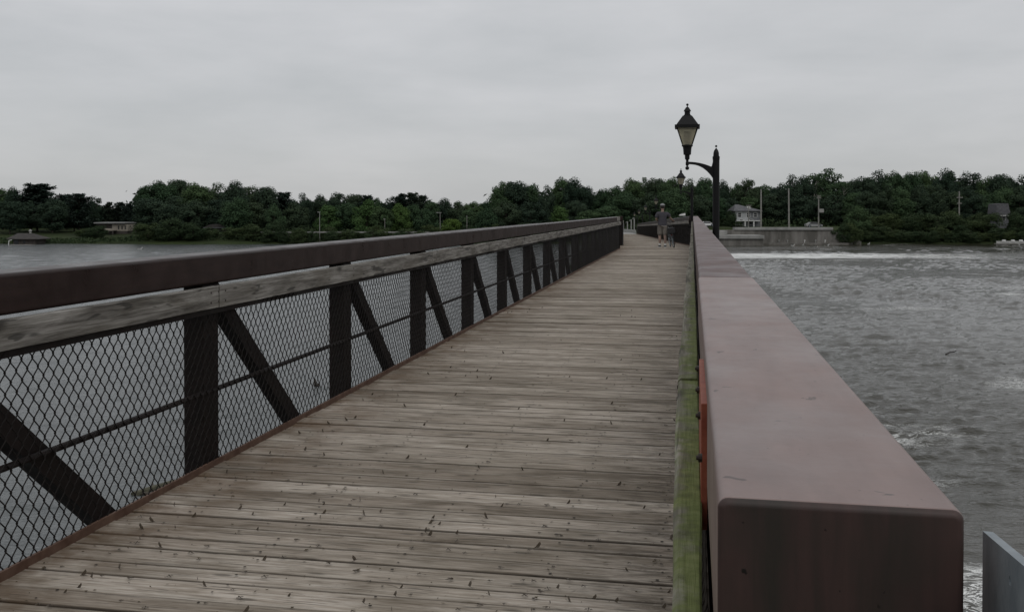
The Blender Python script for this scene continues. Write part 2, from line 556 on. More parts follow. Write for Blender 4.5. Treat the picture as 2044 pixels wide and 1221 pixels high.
# water: calm pool on the left of the bridge, broken water with foam on the right
wm, wt, wb = mat('river_water', (.030, .034, .028), .07, .5)
wb.inputs['IOR'].default_value = 1.33
wc = wt.nodes.new('ShaderNodeTexCoord')
rot = wt.nodes.new('ShaderNodeMapping')       # axes: x across the view of the river, y along it
rot.inputs['Rotation'].default_value = (0, 0, -TH)
wt.links.new(wc.outputs['Object'], rot.inputs[0])
ws = wt.nodes.new('ShaderNodeSeparateXYZ')
wt.links.new(wc.outputs['Object'], ws.inputs[0])
wr = wt.nodes.new('ShaderNodeSeparateXYZ')
wt.links.new(rot.outputs[0], wr.inputs[0])
def wmap(s):
    q = wt.nodes.new('ShaderNodeMapping')
    q.inputs['Scale'].default_value = s
    wt.links.new(rot.outputs[0], q.inputs[0])
    return q.outputs[0]
side = wt.nodes.new('ShaderNodeMapRange')     # 0 upstream, 1 downstream
side.inputs['From Min'].default_value = -2.5
side.inputs['From Max'].default_value = 1.5
wt.links.new(ws.outputs['X'], side.inputs[0])
SIDE = side.outputs[0]
n1 = noise(wt, 1.0, 3, .55, wmap((.22, .55, 1)), .6)      # swell
n2 = noise(wt, 1.0, 4, .6, wmap((1.0, 2.2, 1)), .8)       # chop
n3 = noise(wt, 1.0, 3, .6, wmap((4.5, 8.0, 1)), .5)       # ripples
lump = noise(wt, 1.0, 2, .5, wmap((.035, .06, 1)), .3)    # patches of rougher water
lumpr = ramp(wt, [(.42, (.35,) * 3), (.6, (1,) * 3)], lump.outputs[0])
rough_amp = math_(wt, 'MULTIPLY', SIDE, lumpr.outputs[0])
hr = math_(wt, 'ADD', math_(wt, 'MULTIPLY', n2.outputs[0], .22), math_(wt, 'MULTIPLY', n3.outputs[0], .13))
hl = math_(wt, 'ADD', math_(wt, 'MULTIPLY', n2.outputs[0], .085), math_(wt, 'MULTIPLY', n3.outputs[0], .065))
hsel = math_(wt, 'ADD', math_(wt, 'MULTIPLY', hl, math_(wt, 'SUBTRACT', 1.0, SIDE)), math_(wt, 'MULTIPLY', math_(wt, 'MULTIPLY', hr, .62), rough_amp))
bump(wt, wb, hsel, .8, .8)
# foam: a white band below the weir, and torn streaks nearer the bridge
def band(v, a, b_, s):
    p = wt.nodes.new('ShaderNodeMapRange'); p.interpolation_type = 'SMOOTHSTEP'
    p.inputs['From Min'].default_value = a - s; p.inputs['From Max'].default_value = a + s
    wt.links.new(v, p.inputs[0])
    q = wt.nodes.new('ShaderNodeMapRange'); q.interpolation_type = 'SMOOTHSTEP'
    q.inputs['From Min'].default_value = b_ + s; q.inputs['From Max'].default_value = b_ - s
    wt.links.new(v, q.inputs[0])
    return math_(wt, 'MULTIPLY', p.outputs[0], q.outputs[0])
DX, DY = wr.outputs['X'], wr.outputs['Y']
fb = band(math_(wt, 'ADD', DY, math_(wt, 'MULTIPLY', n1.outputs[0], 7.0)), 151.5, 167, 3.0)
fx = band(DX, 10, 66, 16)
fn = noise(wt, 1.0, 6, .72, wmap((.16, .75, 1)), .8)
weir = math_(wt, 'MULTIPLY', math_(wt, 'MULTIPLY', fb, math_(wt, 'MULTIPLY', SIDE, math_(wt, 'ADD', fx, .22))), ramp(wt, [(.36, (0,) * 3), (.60, (1,) * 3)], fn.outputs[0]).outputs[0])
st1 = noise(wt, 1.0, 5, .72, wmap((1.0, 2.6, 1)), 1.8)
stp = noise(wt, 1.0, 2, .5, wmap((.09, .16, 1)), .4)
near = wt.nodes.new('ShaderNodeMapRange')
near.inputs['From Min'].default_value = 47; near.inputs['From Max'].default_value = 20
near.inputs['To Min'].default_value = -.14; near.inputs['To Max'].default_value = .10
wt.links.new(DY, near.inputs[0])
ridge = math_(wt, 'SUBTRACT', 1.0, math_(wt, 'MULTIPLY', math_(wt, 'ABSOLUTE', math_(wt, 'SUBTRACT', st1.outputs[0], .5)), 11.0))
stv = math_(wt, 'ADD', math_(wt, 'ADD', stp.outputs[0], near.outputs[0]), math_(wt, 'MULTIPLY', ridge, .12))
streak = math_(wt, 'MULTIPLY', ramp(wt, [(.60, (0,) * 3), (.72, (1,) * 3)], stv).outputs[0], ramp(wt, [(.45, (0,) * 3), (.85, (1,) * 3)], ridge).outputs[0])
foam = math_(wt, 'MAXIMUM', math_(wt, 'MULTIPLY', streak, SIDE), weir, clamp=True)
murk_sheen = mixc(wt, SIDE, (.068, .076, .076), (.036, .034, .025))  # left side paler: sky sheen painted into the murky water colour
col = mixc(wt, foam, murk_sheen, (.74, .75, .73))
wt.links.new(col, wb.inputs['Base Color'])
wt.links.new(math_(wt, 'ADD', math_(wt, 'ADD', math_(wt, 'MULTIPLY', math_(wt, 'SUBTRACT', 1.0, SIDE), .08), .07), math_(wt, 'MULTIPLY', foam, .7)), wb.inputs['Roughness'])

# ------------------------------------------------------------------ ground and water
def ssm(a, b, x):
    t = np.clip((x - a) / (b - a), 0, 1)
    return t * t * (3 - 2 * t)
# second span axis in the camera frame
S2 = Vector((.1026, 1.0)); S2.normalize()
SLOPE = .0186
def wall_side(px):
    return 1400 < px < 1690
def ground_h(xc, D):
    xc = np.asarray(xc, float); D = np.asarray(D, float)
    px = xc / np.maximum(D, 1) * F + 1022
    wob = 1.2 * np.sin(xc * .11) + .8 * np.sin(xc * .047 + 1.3)
    left = 1 - ssm(1100, 1350, px)
    shore = 209 + wob * np.where(px > 1400, .5, 1)
    hl = WATER - 3 + 3.35 * ssm(shore - 3, shore + 1.5, D) + .7 * ssm(shore + 1, shore + 7, D) + 1.0 * ssm(216, 245, D) + 4.5 * ssm(245, 420, D)
    hr = WATER - 3 + 3.2 * ssm(208, 211, D) + 3.1 * ssm(209.5, 224, D) + 5.0 * ssm(226, 420, D)
    hw = WATER - 3 + 6.45 * ssm(207.6, 208.2, D) + 5.0 * ssm(226, 420, D)
    inw = ssm(1395, 1400, px) * (1 - ssm(1672, 1700, px)) * (D > 0)
    h = hl * left + hr * (1 - left)
    h = h * (1 - inw) + hw * inw
    # causeway that carries the path from the end of the second span
    axis = 7.65 - 1.4 + .1026 * (D - 41.1)
    pen = (1 - ssm(4.0, 10.0, np.abs(xc - axis))) * ssm(116, 122, D) * (1 - ssm(225, 260, D))
    hp = -SLOPE * (D - 41.1) - .12
    h = h * (1 - pen) + np.maximum(h, hp) * pen
    # near bank behind the camera
    nb = ssm(-3.5, -9, D)
    h = h * (1 - nb) + (-.35) * nb
    return h
xs = np.unique(np.concatenate([np.linspace(-2500, -200, 14), np.linspace(-200, 200, 161), np.linspace(200, 2500, 14)]))
ds = np.unique(np.concatenate([np.linspace(-1500, -20, 8), np.linspace(-20, 0, 21), np.linspace(0, 110, 12), np.linspace(112, 200, 30), np.linspace(201, 260, 119), np.linspace(262, 430, 30), np.linspace(450, 3000, 10)]))
X, Dg = np.meshgrid(xs, ds)
H = ground_h(X, Dg)
P = np.stack([-ST * Dg + CT * X, CT * Dg + ST * X, H], -1).reshape(-1, 3)
nx, ny = len(xs), len(ds)
ii = (np.arange(ny - 1)[:, None] * nx + np.arange(nx - 1)[None]).reshape(-1)
Fc = np.stack([ii, ii + 1, ii + 1 + nx, ii + nx], 1)
me = bpy.data.meshes.new('ground')
me.from_pydata(P.tolist(), [], Fc.tolist())
me.polygons.foreach_set('use_smooth', [True] * len(me.polygons))
me.materials.append(gm)
tag(link('ground', me), kind='structure')
def gz(p):
    """ground height under a world point"""
    D = -ST * p[0] + CT * p[1]; xc = CT * p[0] + ST * p[1]
    return float(ground_h(xc, D))
def wave_tile(n, size, lmin, lmax, seed, spread=.5, power=1.0, crest=.6):
    """periodic random sea of the given wavelengths; waves run mostly along the view of the river"""
    rs_ = np.random.RandomState(seed)
    k = np.fft.fftfreq(n, size / n)
    kx, ky = np.meshgrid(k, k)
    kk = np.hypot(kx, ky) + 1e-9
    amp = np.where((kk > 1 / lmax) & (kk < 1 / lmin), kk ** -power, 0) * (spread + (1 - spread) * (ky / kk) ** 2)
    f = np.fft.ifft2(amp * np.exp(2j * np.pi * rs_.rand(n, n))).real
    f /= f.std()
    return f + crest * (np.abs(f) - .8) * (f > 0)
def sample(tile, size, x, y):
    n = tile.shape[0]
    u = (x / size * n) % n; v = (y / size * n) % n
    i = np.floor(u).astype(int); j = np.floor(v).astype(int)
    a_ = u - i; b_ = v - j
    i1, j1 = (i + 1) % n, (j + 1) % n; i %= n; j %= n
    return (tile[j, i] * (1 - a_) + tile[j, i1] * a_) * (1 - b_) + (tile[j1, i] * (1 - a_) + tile[j1, i1] * a_) * b_
TA = wave_tile(512, 97.0, 1.2, 4.2, 1, .30, .9)
TB = wave_tile(512, 37.0, .4, 1.3, 2, .4, .7)
TP = wave_tile(256, 211.0, 18, 60, 3, 1.0, 1.0, 0)
dd = np.exp(np.linspace(math.log(5.0), math.log(232.0), 900))
tt_ = np.concatenate([np.linspace(-5, -1.3, 30)[:-1], np.linspace(-1.3, -.62, 30)[:-1], np.linspace(-.62, .14, 150)[:-1], np.linspace(.14, .64, 230)[:-1], np.linspace(.64, 1.3, 70)[:-1], np.linspace(1.3, 5, 60)])
TT, DD = np.meshgrid(tt_, dd)
XC = TT * DD
WX = -ST * DD + CT * XC; WY = CT * DD + ST * XC
right_ = ssm(-2.5, 1.5, WX)
patch = np.clip(.75 + .45 * sample(TP, 211, XC, DD), .25, 1.5)
fade = 1 - ssm(195, 225, DD)
hz = right_ * patch * (.026 * sample(TA, 97, XC * .7, DD) + .020 * sample(TB, 37, XC * .7, DD)) * np.interp(DD, [5, 40, 110, 232], [.9, 1.0, 1.15, 1.2])
hz += (1 - right_) * (.012 * sample(TA, 97, XC * .5, DD) + .0075 * sample(TB, 37, XC * .6, DD)) * np.interp(DD, [5, 60, 150], [1, 1.2, 1.6])
hz *= fade
Pw = np.stack([WX, WY, WATER + hz], -1).reshape(-1, 3)
nx, ny = len(tt_), len(dd)
ii = (np.arange(ny - 1)[:, None] * nx + np.arange(nx - 1)[None]).reshape(-1)
Fw = np.stack([ii, ii + 1, ii + 1 + nx, ii + nx], 1)
S_ = 1400
nv = len(Pw)
Pw = np.concatenate([Pw, [(-S_, -S_, WATER - .3), (S_, -S_, WATER - .3), (S_, S_, WATER - .3), (-S_, S_, WATER - .3)]])
Fw = np.concatenate([Fw, [[nv, nv + 1, nv + 2, nv + 3]]])
me = bpy.data.meshes.new('river_water')
me.vertices.add(len(Pw)); me.loops.add(len(Fw) * 4); me.polygons.add(len(Fw))
me.vertices.foreach_set('co', Pw.astype(np.float32).ravel())
me.loops.foreach_set('vertex_index', Fw.astype(np.int32).ravel())
me.polygons.foreach_set('loop_start', np.arange(0, len(Fw) * 4, 4, dtype=np.int32))
me.polygons.foreach_set('use_smooth', np.ones(len(Fw), dtype=bool))
me.update(calc_edges=True)
me.materials.append(wm)
o = link('river_water', me)
tag(o, kind='structure')

# ------------------------------------------------------------------ deck planks
def deck_mesh(x0f, x1f, y0, y1, pitch, mat_, name, seed):
    rn = random.Random(seed)
    q = MB()
    acr = []
    y = y0
    while y < y1:
        pt_ = rn.choice([.140, .142, .184, .186, .16])
        wd = pt_ - (rn.uniform(.006, .010) if rn.random() < .6 else rn.uniform(.010, .016))
        xa, xb = x0f(y), x1f(y)
        z = rn.uniform(-.005, .004)
        tl = rn.uniform(-.0025, .0025)
        sk = rn.uniform(-.003, .003)
        th = .045
        cup = rn.uniform(.0, .004)
        e = rn.uniform(.006, .011)
        nseg = 5
        prof = [(0, -th), (0, -e), (e * .7, -e * .15), (wd * .5, -cup), (wd - e * .7, -e * .15), (wd, -e), (wd, -th)]
        vv, ff = [], []
        for i in range(nseg + 1):
            t = i / nseg
            x = xa + (xb - xa) * t
            wv = rn.uniform(-.0015, .0015)
            for (py_, pz) in prof:
                vv.append((x, y + py_ + sk * (t - .5) * 2 + wv, z + pz + tl * (t - .5) * 2 + rn.uniform(-.0006, .0006)))
        m_ = len(prof)
        for i in range(nseg):
            for k in range(m_ - 1):
                a = i * m_ + k
                ff.append((a, a + m_, a + m_ + 1, a + 1))
        ff.append(tuple(range(m_)))
        ff.append(tuple(range(nseg * m_, (nseg + 1) * m_))[::-1])
        q.add(vv, ff)
        acr.extend([0, 0, .05, .5, .95, 1, 1] * (nseg + 1))
        y += pt_
    return q, acr
# first span ends where the second one turns off to the left
Y1E = 41.6
deck1 = deck_mesh(lambda y: -2.84 if y < 38.3 else -2.84 - (y - 38.3) * .085, lambda y: .06, -.9, Y1E, .187, M_plank, 'planks', 3)
DK = thing('wooden_bridge_deck', 'weathered grey plank deck of the near span, speckled with mayflies', 'bridge deck')
def build_planks(dk, par):
    q_, acr_ = dk
    me_ = q_.mesh('planks', M_plank)
    at_ = me_.attributes.new('across', 'FLOAT', 'POINT')
    at_.data.foreach_set('value', acr_)
    return link('planks', me_, par)
build_planks(deck1, DK)
q = MB()
for x in (-2.55, -1.9, -1.25, -.6, -.1):       # steel stringers under the boards
    q.box((x - .05, -.9, -.32), (x + .05, Y1E, -.06))
q.build('stringer', M_dark, DK)
# nail heads in rows along the stringers
q = MB()
rn = random.Random(5)
y = -.9
while y < 16:
    for x in (-2.55, -1.9, -1.25, -.6, -.12):
        for dy in (.04, .14):
            cx, cy = x + rn.uniform(-.02, .02), y + dy + rn.uniform(-.008, .008)
            if rn.random() < .8:
                r_ = rn.uniform(.0055, .0085)
                q.add([(cx + r_ * math.cos(a), cy + r_ * math.sin(a), .0045) for a in [k * math.pi / 3 for k in range(6)]], [tuple(range(6))])
    y += .187
tag(q.build('nail_heads', mat('dark_nail_heads', (.03, .024, .019), .8, .2)[0], DK, fix=False), kind='stuff')

# ------------------------------------------------------------------ railing builder
BAY = 2.323
def chain_mesh(length, z0, z1, r, seg, seed=0):
    """vertical zig-zag strands hooked into each other, in the plane x=0"""
    n = 66
    a = length / n
    bb = .0455
    rows = int((z1 - z0) / bb)
    bb = (z1 - z0) / rows
    vs_, fs = [], []
    base = 0
    for i in range(n):
        pts = []
        for j in range(rows + 1):
            s = (i + j) % 2
            y = (i + s) * a
            # hook: straight wires bend sharply at the knuckle
            xo = .0022 if s else -.0022
            if j: pts.append((xo * 1.2, y + (-.0015 if s else .0015), z0 + (j - .15) * bb))
            pts.append((0 if j % 2 else 0, y + (.0045 if s else -.0045), z0 + j * bb))
            if j < rows: pts.append((-xo * 1.2, y + (-.0015 if s else .0015), z0 + (j + .15) * bb))
        for k, p in enumerate(pts):
            for t in range(seg):
                th = 2 * math.pi * t / seg + .4
                vs_.append((p[0] + r * math.cos(th), p[1] + r * math.sin(th) * 1.15, p[2] + r * .5 * math.sin(th) * (1 if (i + k // 3) % 2 else -1)))
        m_ = len(pts)
        for k in range(m_ - 1):
            for t in range(seg):
                u, v = base + k * seg + t, base + k * seg + (t + 1) % seg
                fs.append((u, v, v + seg, u + seg))
        base += m_ * seg
    va = np.array([tuple(p) for p in vs_])
    rq = np.random.RandomState(seed)
    wx_ = np.sin(np.pi * np.clip(va[:, 1] / length, 0, 1))       # panels still meet at their ends
    for _ in range(7):
        fy, fz = rq.uniform(1, 7), rq.uniform(1, 5)
        ph = rq.uniform(0, 6.28)
        sv_ = np.sin(fy * va[:, 1] + fz * va[:, 2] * 2 + ph) * wx_
        va[:, 0] += .0018 * sv_
        va[:, 2] += .0022 * sv_
        va[:, 1] += .0022 * np.sin(fy * va[:, 2] * 2 - fz * va[:, 1] + ph) * wx_
    vs_ = va.tolist()
    me_ = bpy.data.meshes.new('mesh_panel')
    me_.from_pydata(vs_, [], fs)
    me_.polygons.foreach_set('use_smooth', [True] * len(fs))
    me_.materials.append(M_wire)
    return me_
ME_chain_near = [chain_mesh(BAY, .02, .955, .0028, 5, i) for i in range(3)]
ME_chain_far = chain_mesh(BAY, .02, .955, .0028, 3)

qb = MB(); qb.tube([(-.003, 0, 0), (.003, 0, 0)], .0055, 6); ME_bolt = qb.mesh('bolt_head', M_boltm)
RZ0, RZ1 = 1.105, 1.283     # top rail box
TZ0, TZ1 = .965, 1.094      # timber rubbing rail

def rounded_box_bar(q, x0, x1, y0, y1, z0, z1, rad=.018, nseg=5):
    """square tube along y with rounded corners; returns the number of faces of the near end"""
    prof = []
    for (cx, cz, a0) in ((x1 - rad, z1 - rad, 0), (x0 + rad, z1 - rad, 90), (x0 + rad, z0 + rad, 180), (x1 - rad, z0 + rad, 270)):
        for k in range(nseg + 1):
            a = R(a0 + 90 * k / nseg)
            prof.append((cx + rad * math.cos(a), cz + rad * math.sin(a), math.cos(a), math.sin(a)))
    n = len(prof)
    rings = []
    rr = rad * .75
    for k in range(5):
        t = R(90) * k / 4
        rings.append((y0 + rr * (1 - math.sin(t)), rr * (1 - math.cos(t))))
    rings = [(y0 + rr * (1 - math.sin(R(90) * (1 - k / 4) )) , rr * (1 - math.cos(R(90) * (1 - k / 4)))) for k in range(5)]
    rings = sorted([(y, i) for y, i in rings], key=lambda a: a[0])
    rings = [(y0 + rr * (1 - math.cos(R(90) * k / 4)), rr * (1 - math.sin(R(90) * k / 4))) for k in range(5)] + [(y1 - .002, 0), (y1, .002)]
    cx_, cz_ = (x0 + x1) / 2, (z0 + z1) / 2
    vs_, fs = [], []
    for yy, ins in rings:
        for (a, c, nx_, nz_) in prof:
            # move the ring inwards along its own normal
            vs_.append((a - nx_ * ins, yy, c - nz_ * ins))
    m_ = len(rings)
    ne = 0
    for i in range(m_ - 1):
        for k in range(n):
            a, b_ = i * n + k, i * n + (k + 1) % n
            fs.append((a, b_, b_ + n, a + n))
        if i == 2: ne = len(fs)
    fs.append(tuple(range(n)))
    fs.append(tuple(range((m_ - 1) * n, m_ * n))[::-1])
    q.add(vs_, fs)
    return list(range(ne)) + [len(fs) - 2]

def railing(name, label, s, ystart, yend, post0, loc, rot, boxes, timbers, timber_mat, curb=True, near_n=5, timber_dx=None):
    """s = +1: the railing stands on the left, deck at +x;  s=-1: on the right, deck at -x.
       local x = 0 is the deck-side face of the kerb bar."""
    root = thing(name, label, 'railing', loc)
    root.rotation_euler = rot
    def X(a, b_):
        return (min(s * a, s * b_), max(s * a, s * b_))
    for (ya, yb, mt, ww) in boxes:
        q = MB()
        xa, xb = X(.0 - .004 * ww, -.213)
        near_end = rounded_box_bar(q, xa, xb, ya, yb, RZ0, RZ1 - .006 * (ww > .5), (.010 if ww < -.2 else .018) if ww < 1 else .012)
        bar = q.build('top_rail', mt, root, smooth=True)
        wn = bar.modifiers.new('normals', 'WEIGHTED_NORMAL'); wn.weight = 100
        if ww < -.2:      # near end faces: their shade is put into a darker, streaked colour
            bar.data.materials.append(M_endshade)
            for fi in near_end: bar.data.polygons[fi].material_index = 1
    rn_ = random.Random(int(abs(yend) * 10))
    for (ya, yb) in timbers:
        q = MB()
        nseg = max(2, int((yb - ya) / .22))
        vv, ff = [], []
        dz = rn_.uniform(-.004, .004); dx = rn_.uniform(-.002, .004)
        for i in range(nseg + 1):
            y = ya + (yb - ya) * i / nseg
            if timber_dx: ia, ib = timber_dx(y)
            else: ia, ib = (.002 + dx, .040 + dx)
            j1, j2, j3 = (rn_.uniform(-1, 1) for _ in range(3))
            c = .005
            za, zb = TZ0 + dz + .0015 * j1, TZ1 + dz + .0015 * j2
            if timber_dx:
                ib += .0016 * j3
                c = .006 + .002 * j1
            ring = [(ia, za), (ib, za), (ib + .0008 * j3, zb - c), (ib - c, zb), (ia + c * .5, zb), (ia, zb - c * .5)]
            vv += [(s * a, y, z_) for a, z_ in ring]
        for i in range(nseg):
            for k in range(6):
                a, b_ = i * 6 + k, i * 6 + (k + 1) % 6
                ff.append((a, b_, b_ + 6, a + 6))
        ff.append(tuple(range(6))); ff.append(tuple(range(nseg * 6, nseg * 6 + 6)))
        q.add(vv, ff)
        tb = q.build('timber_board', timber_mat, root)
        # bolt heads at each end and over the posts
        npos = [ya + .07, yb - .09]
        pp = post0
        while pp < yb:
            if pp > ya + .2: npos.append(pp + .07)
            pp += BAY
        for yy in npos:
            if yy > 16 or yy < 0: continue
            for zz in (TZ0 + .035, TZ1 - .035):
                xf = (timber_dx(yy)[1] if timber_dx else .040 + dx)
                bo = link('bolt_head', ME_bolt, tb)
                bo.location = (s * xf, yy, zz)
    # angle above the mesh, rod in the middle, kerb bar at the deck
    q = MB(); xa, xb = X(-.0005, -.038); q.box((xa, ystart, .925), (xb, yend, TZ0 - .002)); q.box((X(-.034, -.045)[0], ystart, TZ0 - .002), (X(-.034, -.045)[1], yend, TZ1 - .02)); q.build('mesh_frame_bar', M_dark, root)
    q = MB(); q.tube([(s * -.026, ystart, .455), (s * -.026, yend, .455)], .0165, 8); q.build('middle_rod', M_dark, root)
    q = MB(); xa, xb = X(.006, -.010); q.box((xa, ystart, -.03), (xb, yend, .036)); xa, xb = X(.050, .006); 
    q.build('kerb_bar', M_rust, root)
    # posts, braces, mesh
    me_post = me_br = None
    y = post0
    k = 0
    px0, px1 = X(-.021, -.150)
    n_ch = 0
    while y < yend - .05:
        if me_post is None:
            q = MB()
            q.box((px0, 0, -.55), (px1, .188, RZ0 - .001), .006)
            me_post = q.mesh('post', M_dark)
            q = MB()
            bx0, bx1 = X(-.052, -.138)
            # sloping box tube: leaves this post near its head, meets the sill before the next one
            def pt(t, off):
                dv = Vector((1.97, -1.72)).normalized(); nv = Vector((-dv.y, dv.x))
                p = Vector((.14, 1.12)) + dv * t + nv * off
                return (p.x, p.y)
            q.prism([pt(.04, -.055), pt(2.22, -.055), pt(2.22, .055), pt(.04, .055)], bx0, bx1, 'yz')
            me_br = q.mesh('diagonal_brace', M_dark)
        o_ = link('post', me_post, root); o_.location = (0, y, 0)
        if y + 1.9 < yend + .5:
            o_ = link('diagonal_brace', me_br, root); o_.location = (0, y, 0)
        y += BAY; k += 1
    y = post0
    while y > ystart: y -= BAY
    i = 0
    while y < yend - .3:
        o_ = link('mesh_panel', ME_chain_near[i % 3] if i < near_n else ME_chain_far, root)
        o_.location = (s * -.006, y, 0)
        o_.scale = (1, min(1.0, (yend - y) / BAY), 1)
        y += BAY; i += 1
    # bottom chord below the deck
    q = MB(); xa, xb = X(-.04, -.16); q.box((xa, ystart, -.72), (xb, yend, -.54), .004); q.build('bottom_chord', M_dark, root)
    return root

# left railing of the near span
TJ = [-.2, 5.30, 10.18, 15.06, 19.94, 24.9, 30.0, 34.9, 38.3]
LR = railing('bridge_railing', 'long brown steel railing with chain link on the left of the deck', +1, -.6, 38.3, 5.222 - 2 * BAY, (-2.842, 0, 0), (0, 0, 0),
        [(-1.2, 18.6, M_steel, 0), (18.64, 36.7, M_steel, 1), (36.72, 38.3, M_timber, 1)],
        [(TJ[i] + .006, TJ[i + 1] - .006) for i in range(len(TJ) - 1)], M_timber, near_n=6)
for o_ in list(LR.children):
    pass

# right railing of the near span (box starts at the camera)
def tdx(y):
    w_ = .0035 * math.sin(y * 1.1 + .5) + .0025 * math.sin(y * 2.9)
    k_ = min(1, max(0, (y - 2.0) / 5))
    ib = float(np.interp(y, [.4, 1.1, 1.5, 3.1, 5, 12, 40], [.045, .047, .055, .066, .066, .056, .054]))
    ia = float(np.interp(y, [.4, 1.1, 1.5, 4, 12], [.015, .0145, .010, .0085, .010]))
    return (ia + .3 * w_ * k_, ib + w_ * k_)
RR = railing('bridge_railing', 'brown steel box railing with mossy timber rail on the right, closest to the viewer', -1, .9, Y1E, 3.3 - BAY, (.026, 0, 0), (0, 0, 0),
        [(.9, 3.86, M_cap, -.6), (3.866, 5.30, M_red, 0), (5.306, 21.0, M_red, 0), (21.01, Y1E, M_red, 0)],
        [(.35, 2.6), (2.61, 7.5), (7.51, 12.4), (12.41, 17.3), (17.31, 22.2), (22.21, 27.1), (27.11, 32), (32.01, 36.9), (36.91, 41.4)], M_moss, near_n=3, timber_dx=tdx)
# orange splice plate and its bolts, bolted between timber and box
def Yd(D, X_):
    return (D + X_ * ST) / CT
q = MB()
q.box((-.0115, Yd(1.50, 0), 1.045), (-.0015, Yd(1.95, 0), EYE - .305), .0008)
q.build('splice_plate', M_orange, RR)['label'] = 'orange primed steel splice plate'
for D_ in (1.42, 1.62, 1.85, 2.1):
    c = (-.0125, Yd(D_, 0), 1.20 - .02 * (D_ < 1.5))
    q = MB()
    q.tube([(c[0] - .004, c[1], c[2]), (c[0] + .002, c[1], c[2])], .0065, 10)
    q.tube([(c[0] - .007, c[1], c[2]), (c[0] - .0035, c[1], c[2])], .0035, 8)
    q.build('bolt', M_boltm, RR)

# second span: turns left and runs gently downhill
a2 = TH - math.atan2(S2.x, S2.y)         # heading of the second span, left of +Y
L2 = 78.5
p0 = cw(7.65, 41.1, 0)
loc2 = Vector((p0.x, p0.y, 0))
rot2 = (-math.atan(SLOPE), 0, a2)
D2 = thing('wooden_bridge_deck', 'far plank deck sloping away beyond the bend in the bridge', 'bridge deck', (loc2.x, loc2.y, -.006))
D2.rotation_euler = rot2
build_planks(deck_mesh(lambda y: -2.9, lambda y: .05, -.35, L2, .187, M_plank, 'planks', 9), D2)
RR2 = railing('bridge_railing', 'far right railing beyond the bend, behind the person with the bicycle', -1, 0.0, L2, .3, (loc2.x, loc2.y, 0), rot2,
        [(-.05, 1.4, M_steel, 0), (1.42, 19.0, M_steel, 0), (19.02, 58.0, M_steel, 0), (58.02, L2 - 2.5, M_steel, 0)],
        [(0.02 + 4.9 * i, 4.9 * (i + 1)) for i in range(15)], M_timber, near_n=0)
# sloping end piece of that railing
q = MB()
q.prism([(L2 - 2.5, RZ1), (L2 - 2.5, RZ0), (L2 + .3, .72), (L2 + 1.6, .0), (L2 + 1.75, .0), (L2 + .5, .86)], .0, .2, 'yz')
q.build('end_rail', M_timber, RR2)
lo2 = Matrix.Rotation(a2, 4, 'Z') @ Vector((-2.84, 0, 0))
railing('bridge_railing', 'far left railing beyond the bend, behind the end of the near left railing', +1, .4, L2, .6, (loc2.x + lo2.x, loc2.y + lo2.y, 0), rot2,
        [(0.5, 20, M_steel, 0), (20.02, 58.0, M_steel, 0), (58.02, L2, M_steel, 0)],
        [(0.42 + 4.9 * i, .4 + 4.9 * (i + 1)) for i in range(15)], M_timber, near_n=0)

# concrete piers under the bridge
def pier(px_, py_, rz, label, zt):
    o_ = thing('bridge_pier', label, 'bridge pier', (px_, py_, WATER - 1.5), rz, 'concrete piers under the footbridge')
    q = MB(); q.box((-2.2, -.5, 0), (2.2, .5, zt - WATER + 1.5 - .35), .05); q.build('pier_shaft', M_concrete, o_)
    q = MB(); q.box((-2.5, -.65, zt - WATER + 1.5 - .35), (2.5, .65, zt - WATER + 1.5), .03); q.build('pier_cap', M_concrete, o_)
pier(-1.4, 39.8, a2 / 2, 'concrete pier under the bend of the footbridge', -.74)
pc = cw(7.65 - 1.4 + .1026 * 38, 41.1 + 38, 0)
pier(pc.x, pc.y, a2, 'concrete pier under the middle of the far span', -.74 - SLOPE * 38)

# path on the causeway
q = MB()
pv, pf = [], []
for i, D_ in enumerate(np.linspace(118.5, 232, 24)):
    ax = 7.65 - 1.42 + .1026 * (D_ - 41.1)
    z_ = -SLOPE * (D_ - 41.1) - .03
    z_ = max(z_, float(ground_h(ax, D_)) + .03)
    pv += [tuple(cw(ax - 1.5, D_, z_)), tuple(cw(ax + 1.5, D_, z_))]
    if i: pf.append((2 * i - 2, 2 * i - 1, 2 * i + 1, 2 * i))
q.add(pv, pf)
tag(q.build('path', M_paleconc, fix=False), kind='structure')

# ------------------------------------------------------------------ galvanised guard plate beside the near end
A = at(1966, .92, 1062); B_ = at(2105, .66, 1180)
gp = thing('guard_plate', 'galvanised grey steel plate with a bolt hole at the lower right corner', 'steel plate', (A.x, A.y, 0))
q = MB()
d = (B_ - A); dn = Vector((d.x, d.y, 0)).normalized(); nn_ = Vector((-dn.y, dn.x, 0)) * .009
T = [A, B_, Vector((B_.x, B_.y, .55)), Vector((A.x, A.y, .55))]
